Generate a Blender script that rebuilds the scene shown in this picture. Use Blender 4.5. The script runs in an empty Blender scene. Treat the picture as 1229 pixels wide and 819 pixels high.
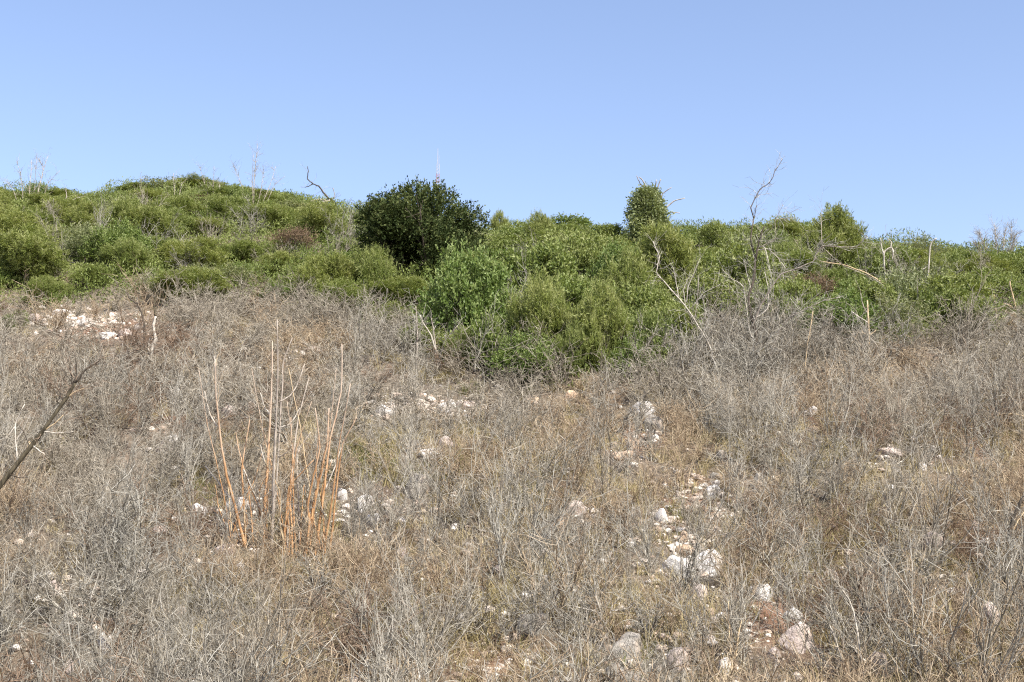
import bpy, bmesh, math, random
import numpy as np
from mathutils import Vector, noise

rng = np.random.default_rng(7)
random.seed(7)
R = math.radians
scene = bpy.context.scene
col = scene.collection

# ------------------------------------------------------------------ camera
W, H = 1229.0, 819.0
F = 1690.0
PITCH = R(10.0)
CAM = np.array([0.0, 0.0, 1.6])
CP, SP = math.cos(PITCH), math.sin(PITCH)
cam = bpy.data.objects.new('camera', bpy.data.cameras.new('camera'))
cam.data.sensor_width = 36.0
cam.data.lens = 36.0 * F / W
cam.data.clip_end = 3000
cam.location = CAM
cam.rotation_euler = (R(90) + PITCH, 0, 0)
col.objects.link(cam)
scene.camera = cam


def ray(px, py):
    u = (px - W / 2) / F
    v = (H / 2 - py) / F
    return np.array([u, CP - v * SP, SP + v * CP])


def pix(x, y, z):
    """photo pixel of a world point (used to look up which part of the hillside it is)"""
    z = z - CAM[2]
    d = y * CP + z * SP
    up = -y * SP + z * CP
    d = np.maximum(d, 0.1)
    return W / 2 + F * x / d, H / 2 - F * up / d


# ------------------------------------------------------------------ terrain
SL = 0.45
Z0 = -6.58
def _yr(px, row):
    d = ray(px, row)
    return 8.55 / (SL - d[2] / d[1]), d[0] / d[1]

SKY = [(-500, 252), (0, 246), (120, 246), (250, 242), (350, 248), (420, 266), (520, 282), (600, 290), (700, 294), (800, 296),
       (950, 298), (1050, 304), (1150, 312), (1229, 320), (1700, 330)]
_t = [_yr(a, b) for a, b in SKY]
RX = np.array([u * y for y, u in _t])
RY = np.array([y for y, u in _t])


def hgt(x, y):
    x = np.asarray(x, float)
    y = np.asarray(y, float)
    yr = np.interp(x, RX, RY)
    up = SL * y + Z0
    top = SL * yr + Z0 - 0.03 * (y - yr)
    k = 0.5
    m = np.minimum(up, top)
    z = m - k * np.log(np.exp(-(up - m) / k) + np.exp(-(top - m) / k))
    z = np.maximum(z, -2)
    k2 = 0.25
    m = np.maximum(z, 0)
    z = m + k2 * np.log(np.exp((z - m) / k2) + np.exp(-m / k2)) if True else z
    amp = np.clip((y - 13) / 5, 0, 1)
    z = z + amp * (0.13 * np.sin(y * 1.15 + 1.3 * np.sin(x * 0.31 + 1)) + 0.10 * np.sin(x * 0.9 + 0.6 * y + 2)
                   + 0.06 * np.sin(x * 2.3 - y * 1.7) + 0.04 * np.sin(x * 4.1 + y * 3.3 + 1) + 0.12 * np.sin(x * 0.37 - 0.5))
    return z


def at(px, py):
    d = ray(px, py)
    t = np.arange(8, 140, 0.02)
    P = CAM[None] + d[None] * (t / d[1])[:, None]
    hit = np.nonzero(P[:, 2] <= hgt(P[:, 0], P[:, 1]))[0]
    i = hit[0] if len(hit) else int(np.argmin(P[:, 2] - hgt(P[:, 0], P[:, 1])))
    return P[i]


def atd(px, py, D):
    d = ray(px, py)
    return CAM + d * (D / d[1])


# ------------------------------------------------------------------ materials
def material(name):
    m = bpy.data.materials.new(name)
    m.use_nodes = True
    nt = m.node_tree
    b = nt.nodes['Principled BSDF']
    return m, nt, b


def node(nt, t, **kw):
    n = nt.nodes.new(t)
    for k, v in kw.items():
        setattr(n, k, v)
    return n


def ramp(nt, stops, fac):
    r = node(nt, 'ShaderNodeValToRGB')
    e = r.color_ramp.elements
    while len(e) < len(stops):
        e.new(0.5)
    for el, (p, c) in zip(e, stops):
        el.position = p
        el.color = (*c, 1)
    nt.links.new(fac, r.inputs[0])
    return r.outputs[0]


def mixc(nt, fac, a, b, mode='MIX'):
    m = node(nt, 'ShaderNodeMix', data_type='RGBA', blend_type=mode)
    for sock, v in ((m.inputs[0], fac), (m.inputs[6], a), (m.inputs[7], b)):
        if isinstance(v, (int, float)):
            sock.default_value = v
        elif isinstance(v, tuple):
            sock.default_value = (*v, 1)
        else:
            nt.links.new(v, sock)
    return m.outputs[2]


def tint_of(nt):
    a = node(nt, 'ShaderNodeAttribute', attribute_name='tint')
    return a.outputs['Fac']


def obj_random(nt):
    return node(nt, 'ShaderNodeObjectInfo').outputs['Random']


def twig_mat(name, stops, alt, rough=0.85):
    """bark: colour by a per-twig tint, shifted from plant to plant"""
    m, nt, b = material(name)
    c = ramp(nt, stops, tint_of(nt))
    c2 = ramp(nt, alt, tint_of(nt))
    f = ramp(nt, [(0.25, (0, 0, 0)), (0.85, (1, 1, 1))], obj_random(nt))
    c = mixc(nt, f, c, c2)
    nt.links.new(c, b.inputs['Base Color'])
    b.inputs['Roughness'].default_value = rough
    b.inputs['Specular IOR Level'].default_value = 0.15
    return m


GREY = twig_mat('grey_bark', [(0, (.07, .06, .046)), (.4, (.225, .207, .168)), (1, (.48, .452, .385))],
                [(0, (.08, .065, .046)), (.4, (.24, .205, .155)), (1, (.46, .41, .325))])
TAN = twig_mat('tan_bark', [(0, (.14, .09, .055)), (.5, (.30, .225, .145)), (1, (.50, .40, .27))],
               [(0, (.13, .09, .06)), (.5, (.33, .25, .16)), (1, (.45, .37, .27))])
BROWN = twig_mat('brown_bark', [(0, (.08, .05, .03)), (.5, (.19, .125, .08)), (1, (.30, .21, .14))],
                 [(0, (.08, .05, .03)), (.5, (.2, .14, .1)), (1, (.33, .25, .18))])


def leaf_mat(name, stops, alt, trans=0.3, rough=0.5, spec=0.3):
    m, nt, b = material(name)
    c = ramp(nt, stops, tint_of(nt))
    c2 = ramp(nt, alt, tint_of(nt))
    c = mixc(nt, obj_random(nt), c, c2)
    nt.links.new(c, b.inputs['Base Color'])
    b.inputs['Roughness'].default_value = rough
    b.inputs['Specular IOR Level'].default_value = spec
    t = node(nt, 'ShaderNodeBsdfTranslucent')
    cy = mixc(nt, 1.0, c, (1.0, 1.0, 0.55), 'MULTIPLY')
    nt.links.new(cy, t.inputs[0])
    s = node(nt, 'ShaderNodeMixShader')
    s.inputs[0].default_value = trans
    nt.links.new(b.outputs[0], s.inputs[1])
    nt.links.new(t.outputs[0], s.inputs[2])
    nt.links.new(s.outputs[0], nt.nodes['Material Output'].inputs['Surface'])
    return m


LEAF = leaf_mat('broad_leaf', [(0, (.07, .105, .022)), (.55, (.155, .205, .048)), (1, (.26, .295, .105))],
                [(0, (.085, .115, .026)), (.55, (.195, .23, .056)), (1, (.31, .32, .13))])
NEEDLE = leaf_mat('needle_leaf', [(0, (.09, .115, .022)), (.55, (.21, .24, .052)), (1, (.36, .36, .14))],
                  [(0, (.08, .115, .026)), (.55, (.175, .22, .05)), (1, (.31, .33, .13))])
OLIVE = leaf_mat('olive_leaf', [(0, (.085, .105, .045)), (.6, (.18, .21, .09)), (1, (.31, .32, .17))],
                 [(0, (.09, .105, .045)), (.6, (.2, .215, .09)), (1, (.34, .33, .17))])
BRIGHT = leaf_mat('bright_leaf', [(0, (.07, .11, .022)), (.55, (.14, .205, .048)), (1, (.27, .32, .115))],
                  [(0, (.07, .11, .022)), (.55, (.155, .21, .048)), (1, (.28, .32, .115))])
DARK = leaf_mat('dark_leaf', [(0, (.02, .032, .009)), (.6, (.045, .064, .018)), (1, (.14, .155, .055))],
                [(0, (.02, .032, .009)), (.6, (.045, .064, .018)), (1, (.14, .155, .055))], 0.15, 0.65, 0.12)
IVY = leaf_mat('climber_leaf', [(0, (.075, .095, .035)), (.5, (.17, .205, .08)), (1, (.36, .38, .19))],
               [(0, (.075, .095, .035)), (.5, (.17, .205, .08)), (1, (.36, .38, .19))])
DRYLEAF = leaf_mat('dry_leaf', [(0, (.08, .055, .035)), (.6, (.16, .11, .07)), (1, (.24, .17, .11))],
                   [(0, (.08, .055, .035)), (.6, (.16, .11, .07)), (1, (.24, .17, .11))], 0.1, 0.8, 0.1)
# grass runs from straw through tan to a little olive green with its tint
GRASS = leaf_mat('grass_blade', [(0, (.10, .12, .035)), (.2, (.20, .19, .07)), (.42, (.33, .27, .135)), (.75, (.42, .345, .20)), (1, (.47, .40, .27))],
                 [(0, (.10, .12, .035)), (.2, (.20, .19, .07)), (.42, (.33, .27, .135)), (.75, (.42, .345, .20)), (1, (.47, .40, .27))], 0.15, 0.8, 0.1)


def bark_mat(name, lo, hi, scale=30, grad=None):
    m, nt, b = material(name)
    tc = node(nt, 'ShaderNodeTexCoord')
    n = node(nt, 'ShaderNodeTexNoise')
    n.inputs['Scale'].default_value = scale
    n.inputs['Detail'].default_value = 6
    mp = node(nt, 'ShaderNodeMapping')
    mp.inputs['Scale'].default_value = (1, 1, 0.25)
    nt.links.new(tc.outputs['Object'], mp.inputs[0])
    nt.links.new(mp.outputs[0], n.inputs[0])
    c = ramp(nt, [(.35, lo), (.65, hi)], n.outputs[0])
    if grad:
        z0, z1, col2 = grad
        sx = node(nt, 'ShaderNodeSeparateXYZ')
        nt.links.new(tc.outputs['Object'], sx.inputs[0])
        ad = node(nt, 'ShaderNodeMath', operation='MULTIPLY_ADD')
        nt.links.new(n.outputs[0], ad.inputs[0])
        ad.inputs[1].default_value = 1.9
        nt.links.new(sx.outputs[2], ad.inputs[2])
        mr = node(nt, 'ShaderNodeMapRange')
        mr.inputs['From Min'].default_value = z0 + .95
        mr.inputs['From Max'].default_value = z1 + .95
        nt.links.new(ad.outputs[0], mr.inputs[0])
        c = mixc(nt, mr.outputs[0], c, col2)
    nt.links.new(c, b.inputs['Base Color'])
    b.inputs['Roughness'].default_value = .85
    b.inputs['Specular IOR Level'].default_value = .15
    bp = node(nt, 'ShaderNodeBump')
    bp.inputs['Strength'].default_value = .5
    bp.inputs['Distance'].default_value = .01
    nt.links.new(n.outputs[0], bp.inputs['Height'])
    nt.links.new(bp.outputs[0], b.inputs['Normal'])
    return m


B_ORANGE = bark_mat('orange_bark', (.28, .15, .07), (.53, .315, .155), 14, (1.0, 2.1, (.42, .33, .25)))
B_PALE = bark_mat('pale_bark', (.33, .29, .24), (.56, .51, .43))
B_GREYSTEM = bark_mat('weathered_bark', (.24, .20, .165), (.46, .40, .33))
B_TANSTEM = bark_mat('tan_stem_bark', (.36, .26, .15), (.58, .45, .28))
B_DARK = bark_mat('dark_bark', (.035, .028, .022), (.11, .09, .068))
B_MID = bark_mat('mossy_bark', (.04, .033, .022), (.12, .10, .065))
B_BLACK = bark_mat('charred_bark', (.01, .01, .009), (.035, .03, .027))


def rock_mat(name, a, b_, c_, stain):
    m, nt, b = material(name)
    tc = node(nt, 'ShaderNodeTexCoord')
    n1 = node(nt, 'ShaderNodeTexNoise'); n1.inputs['Scale'].default_value = 3.0; n1.inputs['Detail'].default_value = 8; n1.inputs['Roughness'].default_value = .68
    n2 = node(nt, 'ShaderNodeTexNoise'); n2.inputs['Scale'].default_value = 11.0; n2.inputs['Detail'].default_value = 6
    n3 = node(nt, 'ShaderNodeTexNoise'); n3.inputs['Scale'].default_value = 1.7; n3.inputs['Detail'].default_value = 3
    for n in (n1, n2, n3):
        nt.links.new(tc.outputs['Object'], n.inputs[0])
    c = ramp(nt, [(.3, a), (.5, b_), (.7, c_)], n1.outputs[0])
    f = ramp(nt, [(.52, (0, 0, 0)), (.64, (1, 1, 1))], n2.outputs[0])
    c = mixc(nt, mixc(nt, .35, (0, 0, 0), f), c, stain)
    w = ramp(nt, [(.45, (0, 0, 0)), (.7, (.5, .5, .5))], n3.outputs[0])
    c = mixc(nt, w, c, (.40, .29, .20))
    v = mixc(nt, obj_random(nt), (.82, .82, .82), (1.0, 1.0, 1.0))
    c = mixc(nt, 1.0, c, v, 'MULTIPLY')
    nt.links.new(c, b.inputs['Base Color'])
    b.inputs['Roughness'].default_value = .9
    b.inputs['Specular IOR Level'].default_value = .2
    bp = node(nt, 'ShaderNodeBump'); bp.inputs['Strength'].default_value = .6; bp.inputs['Distance'].default_value = .03
    nt.links.new(n2.outputs[0], bp.inputs['Height'])
    nt.links.new(bp.outputs[0], b.inputs['Normal'])
    return m


ROCKM = {
    'white': rock_mat('white_limestone', (.42, .39, .35), (.64, .61, .57), (.78, .76, .73), (.22, .19, .155)),
    'grey': rock_mat('grey_limestone', (.14, .125, .105), (.27, .245, .21), (.42, .39, .34), (.12, .11, .09)),
    'orange': rock_mat('rusty_limestone', (.42, .27, .16), (.56, .41, .28), (.66, .55, .43), (.28, .16, .09)),
    'pink': rock_mat('pinkish_limestone', (.38, .30, .25), (.52, .43, .38), (.62, .55, .49), (.2, .16, .13)),
}


def ground_mat():
    m, nt, b = material('dry_soil')
    tc = node(nt, 'ShaderNodeTexCoord')
    def nz(s, d, r=.6):
        n = node(nt, 'ShaderNodeTexNoise')
        n.inputs['Scale'].default_value = s; n.inputs['Detail'].default_value = d; n.inputs['Roughness'].default_value = r
        nt.links.new(tc.outputs['Object'], n.inputs[0])
        return n.outputs[0]
    fine = nz(9, 8, .75)
    mid = nz(1.3, 5)
    big = nz(.35, 3)
    c = ramp(nt, [(.3, (.085, .068, .052)), (.5, (.19, .155, .118)), (.7, (.33, .275, .21))], fine)
    red = ramp(nt, [(.3, (.16, .085, .05)), (.5, (.29, .17, .105)), (.7, (.40, .28, .19))], fine)
    fr = ramp(nt, [(.5, (0, 0, 0)), (.68, (.32, .32, .32))], mid)
    c = mixc(nt, fr, c, red)
    pat = node(nt, 'ShaderNodeAttribute', attribute_name='red_soil')
    c = mixc(nt, pat.outputs['Fac'], c, ramp(nt, [(.3, (.15, .06, .03)), (.5, (.34, .16, .085)), (.7, (.46, .27, .17))], fine))
    v = node(nt, 'ShaderNodeTexVoronoi'); v.inputs['Scale'].default_value = 14
    nt.links.new(tc.outputs['Object'], v.inputs[0])
    fl = ramp(nt, [(.13, (1, 1, 1)), (.2, (0, 0, 0))], v.outputs['Distance'])
    keep = ramp(nt, [(.5, (0, 0, 0)), (.56, (1, 1, 1))], nz(2.1, 2))
    fl = mixc(nt, 1.0, fl, keep, 'MULTIPLY')
    c = mixc(nt, fl, c, (.50, .45, .39))
    c = mixc(nt, ramp(nt, [(.45, (0, 0, 0)), (.7, (.45, .45, .45))], big), c, (.17, .15, .09))
    nt.links.new(c, b.inputs['Base Color'])
    b.inputs['Roughness'].default_value = .95
    b.inputs['Specular IOR Level'].default_value = .1
    bp = node(nt, 'ShaderNodeBump'); bp.inputs['Strength'].default_value = 1; bp.inputs['Distance'].default_value = .08
    nt.links.new(fine, bp.inputs['Height'])
    nt.links.new(bp.outputs[0], b.inputs['Normal'])
    return m


def paint_mat(name, c):
    m, nt, b = material(name)
    n = node(nt, 'ShaderNodeTexNoise'); n.inputs['Scale'].default_value = 3
    cc = ramp(nt, [(.3, tuple(x * .8 for x in c)), (.7, c)], n.outputs[0])
    nt.links.new(cc, b.inputs['Base Color'])
    b.inputs['Roughness'].default_value = .5
    return m


# ------------------------------------------------------------------ mesh helpers
def mesh_np(name, V, faces, mat, tint=None, smooth=False):
    """faces: list of (k,n) index arrays with n = 3 or 4"""
    me = bpy.data.meshes.new(name)
    V = np.asarray(V, np.float32)
    me.vertices.add(len(V))
    me.vertices.foreach_set('co', V.ravel())
    loops = np.concatenate([f.ravel() for f in faces]).astype(np.int32)
    tot = np.concatenate([np.full(len(f), f.shape[1], np.int32) for f in faces])
    start = np.concatenate([[0], np.cumsum(tot)[:-1]]).astype(np.int32)
    me.loops.add(len(loops))
    me.loops.foreach_set('vertex_index', loops)
    me.polygons.add(len(tot))
    me.polygons.foreach_set('loop_start', start)
    me.polygons.foreach_set('loop_total', tot)
    me.polygons.foreach_set('use_smooth', np.full(len(tot), smooth, bool))
    if tint is not None:
        a = me.attributes.new('tint', 'FLOAT', 'POINT')
        a.data.foreach_set('value', np.asarray(tint, np.float32))
    me.update(calc_edges=True)
    me.materials.append(mat)
    return me


def link(name, data, parent=None):
    o = bpy.data.objects.new(name, data)
    col.objects.link(o)
    if parent is not None:
        o.parent = parent
    return o


def tag(o, label=None, cat=None, group=None, kind=None):
    if label: o['label'] = label
    if cat: o['category'] = cat
    if group: o['group'] = group
    if kind: o['kind'] = kind
    return o


def frame_of(D):
    D = D / np.maximum(np.linalg.norm(D, axis=1, keepdims=True), 1e-9)
    ref = np.where(np.abs(D[:, 2:3]) < .9, [[0, 0, 1.0]], [[1.0, 0, 0]])
    A = np.cross(D, ref)
    A /= np.maximum(np.linalg.norm(A, axis=1, keepdims=True), 1e-9)
    return D, A, np.cross(D, A)


def seg_tubes(S):
    """three-sided tubes from rows x0 y0 z0 x1 y1 z1 r0 r1 tint"""
    S = np.asarray(S, float)
    n = len(S)
    P0, P1 = S[:, :3], S[:, 3:6]
    _, A, B = frame_of(P1 - P0)
    V = np.empty((n, 6, 3))
    ph = rng.random(n) * 6.28
    for k in range(3):
        a = ph + k * 2.0944
        off = np.cos(a)[:, None] * A + np.sin(a)[:, None] * B
        V[:, k] = P0 + off * S[:, 6:7]
        V[:, 3 + k] = P1 + off * S[:, 7:8]
    i = np.arange(n)[:, None] * 6
    fs = np.concatenate([i + np.array([[k, (k + 1) % 3, 3 + (k + 1) % 3, 3 + k]]) for k in range(3)])
    return V.reshape(-1, 3), fs, np.repeat(S[:, 8], 6)


def tubes_mesh(name, S, mat):
    V, f, t = seg_tubes(S)
    return mesh_np(name, V, [f], mat, t, smooth=True)


def leaf_arrays(P, D, L, Wd, t):
    """one lozenge leaf per row: base P, direction D, length, width, tint"""
    D, A, B = frame_of(D)
    n = len(P)
    a = rng.random(n)[:, None] * 6.28
    S = np.cos(a) * A + np.sin(a) * B
    N = np.cross(D, S)
    L = L[:, None]; Wd = Wd[:, None]
    V = np.empty((n, 4, 3))
    V[:, 0] = P
    V[:, 1] = P + D * L * .5 + S * Wd * .5 + N * L * .06
    V[:, 2] = P + D * L
    V[:, 3] = P + D * L * .5 - S * Wd * .5 + N * L * .06
    f = np.arange(n * 4).reshape(n, 4)
    return V.reshape(-1, 3), f, np.repeat(t, 4)


def unit(v):
    return v / np.maximum(np.linalg.norm(v, axis=-1, keepdims=True), 1e-9)


# ---- leafless shrub templates
def shrub_segs(seed, hh, rad, nst, side, sub, upright, tlo, thi, kink=.22):
    r = np.random.default_rng(seed)
    stem, twig = [], []
    def chain(p, d, L, n, r0, r1, out, tint, bend):
        nodes = []
        for i in range(n):
            d = unit(d + r.normal(0, kink, 3) + np.array([0, 0, bend]))
            q = p + d * L / n
            a = r0 + (r1 - r0) * i / n
            b = r0 + (r1 - r0) * (i + 1) / n
            out.append((*p, *q, a, b, tint))
            nodes.append((q, d, b))
            p = q
        return nodes
    for s in range(nst):
        ang = r.random() * 6.28
        lean = (r.random() ** .7) * rad / hh
        d = unit(np.array([math.cos(ang) * lean * 1.3, math.sin(ang) * lean * 1.3, 1.0 * upright]))
        p = np.array([math.cos(ang), math.sin(ang), 0]) * rad * .085 * r.random()
        p[2] = -.08
        L = hh * (.55 + .55 * r.random())
        t0 = tlo + (thi - tlo) * r.random()
        old = 1.0
        if s < 2:   # a couple of thick old stems
            old, t0 = 1.6, .12 + .2 * r.random()
        for q, d1, rr in chain(p, d, L, 6, old * .0062 * (.6 + .8 * r.random()), .0032 * old ** .7, stem, t0, .03):
            for _ in range(side):
                if q[2] < hh * .12 and r.random() < .6:
                    continue
                dd = unit(d1 * upright + r.normal(0, .75, 3))
                for q2, d2, r2 in chain(q, dd, L * (.18 + .26 * r.random()), 3, max(rr * .72, .0031), .0023, twig,
                                        tlo + (thi - tlo) * r.random(), .10 * upright):
                    for _ in range(sub):
                        d3 = unit(d2 + r.normal(0, .7, 3))
                        L3 = L * (.06 + .15 * r.random())
                        twig.append((*q2, *(q2 + d3 * L3), .0025, .0017, tlo + (thi - tlo) * r.random()))
    return np.array(stem), np.array(twig)


# ---- bush templates
def crown_pts(seed, rx, rz, lobes, n, lobe_r=(.36, .55), zc=.55, zv=1.0, dome=0.0):
    """twig positions and outward directions on a lumpy crown"""
    r = np.random.default_rng(seed)
    C = []
    for i in range(lobes):
        a = r.random() * 6.28
        q = math.sqrt(r.random()) * .62
        C.append((math.cos(a) * q * rx, math.sin(a) * q * rx, rz * (zc + (r.random() - .5) * zv * (1.15 - q) - dome * q * q), (lobe_r[0] + (lobe_r[1] - lobe_r[0]) * r.random())))
    C = np.array(C)
    k = r.integers(0, lobes, n)
    d = unit(r.normal(0, 1, (n, 3)))
    d[:, 2] = np.where(d[:, 2] < -.35, -d[:, 2], d[:, 2])
    rad = np.stack([C[k, 3] * rx, C[k, 3] * rx, C[k, 3] * rz * .85], 1)
    fr = np.where(r.random(n) < .72, 1 - .16 * r.random(n), .35 + .6 * r.random(n))
    P = C[k, :3] + d * rad * fr[:, None]
    P[:, 2] = np.maximum(P[:, 2], .03 + .1 * r.random(n))
    return P, d, r


def bush_mesh(seed, rx, rz, lobes, sprigs, per, L, Wd, splen, upness, mat, lobe_r=(.36, .55), zc=.55, tipbright=.25, zv=1.0, dome=0.0):
    P, d, r = crown_pts(seed, rx, rz, lobes, sprigs, lobe_r, zc, zv, dome)
    ax = unit(d * (1 - upness) + np.array([0, 0, 1.0]) * upness + r.normal(0, .28, d.shape))
    ln = splen * (.5 + r.random(sprigs))
    st = r.random(sprigs)
    i = np.repeat(np.arange(sprigs), per)
    u = r.random(len(i))
    base = P[i] + ax[i] * (ln[i] * u)[:, None]
    dr = unit(ax[i] * .75 + r.normal(0, .62, (len(i), 3)))
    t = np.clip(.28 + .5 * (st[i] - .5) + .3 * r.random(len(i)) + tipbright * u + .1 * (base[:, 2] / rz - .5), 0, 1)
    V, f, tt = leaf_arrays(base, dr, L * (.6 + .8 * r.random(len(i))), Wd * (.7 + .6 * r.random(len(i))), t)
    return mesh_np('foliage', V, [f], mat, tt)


def bush_stems(seed, rx, rz, n=9, mat=None, r0=.014):
    r = np.random.default_rng(seed)
    S = []
    for _ in range(n):
        a = r.random() * 6.28
        p = np.array([math.cos(a), math.sin(a), 0]) * rx * .12
        p[2] = -.1
        d = unit(np.array([math.cos(a) * .7 * r.random(), math.sin(a) * .7 * r.random(), 1]))
        L = rz * (.75 + .3 * r.random())
        for i in range(6):
            d = unit(d + r.normal(0, .18, 3))
            q = p + d * L / 6
            w = r0 * (1 - i / 7)
            S.append((*p, *q, w, w * .85, .3 + .4 * r.random()))
            for _ in range(2):
                dd = unit(d + r.normal(0, .7, 3))
                S.append((*q, *(q + dd * L * .25), w * .5, .003, .3 + .4 * r.random()))
            p = q
    return tubes_mesh('stem', np.array(S), mat or GREY)


# ------------------------------------------------------------------ ground
xs = np.unique(np.concatenate([np.linspace(-900, -60, 22), np.linspace(-60, -26, 35), np.arange(-26, 26.01, .22), np.linspace(26, 60, 35), np.linspace(60, 900, 22)]))
ys = np.unique(np.concatenate([np.linspace(-400, 8, 40), np.arange(8, 64.01, .22), np.linspace(64, 130, 40), np.linspace(130, 1200, 30)]))
X, Y = np.meshgrid(xs, ys)
Z = hgt(X, Y)
V = np.stack([X, Y, Z], -1).reshape(-1, 3)
nx, ny = len(xs), len(ys)
ii = (np.arange(ny - 1)[:, None] * nx + np.arange(nx - 1)[None]).ravel()
me = mesh_np('ground', V, [np.stack([ii, ii + 1, ii + nx + 1, ii + nx], 1)], ground_mat(), smooth=True)
redv = np.zeros(len(V))
RED = [(755, 520, .9), (985, 500, .8), (1060, 500, 1.0), (600, 800, .7), (835, 600, .6), (130, 395, .9), (1180, 640, .5),
       (720, 480, .5), (940, 745, .6), (1130, 520, .8), (200, 500, .6)]
for a, b, rr in RED:
    p = at(a, b)
    redv = np.maximum(redv, .6 * np.exp(-((V[:, 0] - p[0]) ** 2 + (V[:, 1] - p[1]) ** 2) / (rr * rr)))
a = me.attributes.new('red_soil', 'FLOAT', 'POINT')
a.data.foreach_set('value', redv.astype(np.float32))
tag(link('ground', me), kind='structure', label='dry stony hillside of tan and reddish soil')

# ------------------------------------------------------------------ where things are, for labels and for spacing
LAND = [(320, 610, 'the orange-barked stems'), (825, 685, 'the pair of white boulders'), (760, 515, 'the red soil hollow'),
        (50, 520, 'the long leaning bare branch'), (183, 395, 'the whitened forked trunk'), (900, 400, 'the tall dead tree'),
        (755, 790, 'the big grey boulder'), (110, 385, 'the pale stony clearing'), (1180, 505, 'the arching tan branch'),
        (1140, 430, 'the dark bent branch'), (945, 740, 'the pale rocks by the slope foot'), (500, 590, 'the upright grey stone'),
        (490, 480, 'the pale stone outcrop'), (672, 630, 'the flat cream stone')]
LANDG = [(500, 290, 'the dark round tree'), (780, 270, 'the creeper-clad tree'), (555, 380, 'the bright green bush'), (890, 350, 'the tall dead tree'),
         (40, 225, 'the twiggy bush on the skyline'), (305, 225, 'the bare saplings on the ridge'), (385, 235, 'the fallen charred tree'),
         (1065, 300, 'the crooked white snag'), (1200, 295, 'the grey bush at the ridge end'), (183, 350, 'the whitened forked trunk'),
         (700, 278, 'the brown dead bush'), (1043, 400, 'the tan forked sapling'), (80, 330, 'the pale stony clearing')]


def where(px, py, marks):
    k = min(range(len(marks)), key=lambda i: (px - marks[i][0]) ** 2 + 1.8 * (py - marks[i][1]) ** 2)
    mx, my, nm = marks[k]
    dx, dy = px - mx, py - my
    if abs(dx) < 28 and abs(dy) < 20:
        return 'close beside ' + nm
    if abs(dy) > abs(dx) * .6:
        s = 'downhill of ' if dy > 0 else 'uphill of '
        return ('just ' if math.hypot(dx, dy) < 70 else 'further ') + s + nm
    return ('level with ' if math.hypot(dx, dy) < 80 else 'some way across from ') + nm


# ------------------------------------------------------------------ rocks
def rock_mesh(seed, kind, subdiv=4, flat=.7):
    bm = bmesh.new()
    bmesh.ops.create_icosphere(bm, subdivisions=subdiv, radius=1)
    r = np.random.default_rng(seed)
    cuts = [(unit(r.normal(0, 1, 3)), .5 + .38 * r.random()) for _ in range(11)]
    off = Vector(r.normal(0, 20, 3))
    for v in bm.verts:
        p = np.array(v.co)
        for n, d in cuts:
            e = p @ n - d
            if e > 0:
                p = p - n * e * .86
        q = Vector(p)
        s = 1 + .15 * noise.fractal(q * 1.2 + off, 1, 2, 3) + .035 * noise.fractal(q * 5 + off, 1, 2, 3)
        cr = noise.noise(q * 2.1 + off * 1.3)
        s -= .07 * max(0, .08 - abs(cr)) / .08
        v.co = q * s
    me = bpy.data.meshes.new('rock')
    bm.to_mesh(me)
    bm.free()
    me.polygons.foreach_set('use_smooth', np.ones(len(me.polygons), bool))
    me.materials.append(ROCKM[kind])
    return me


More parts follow.
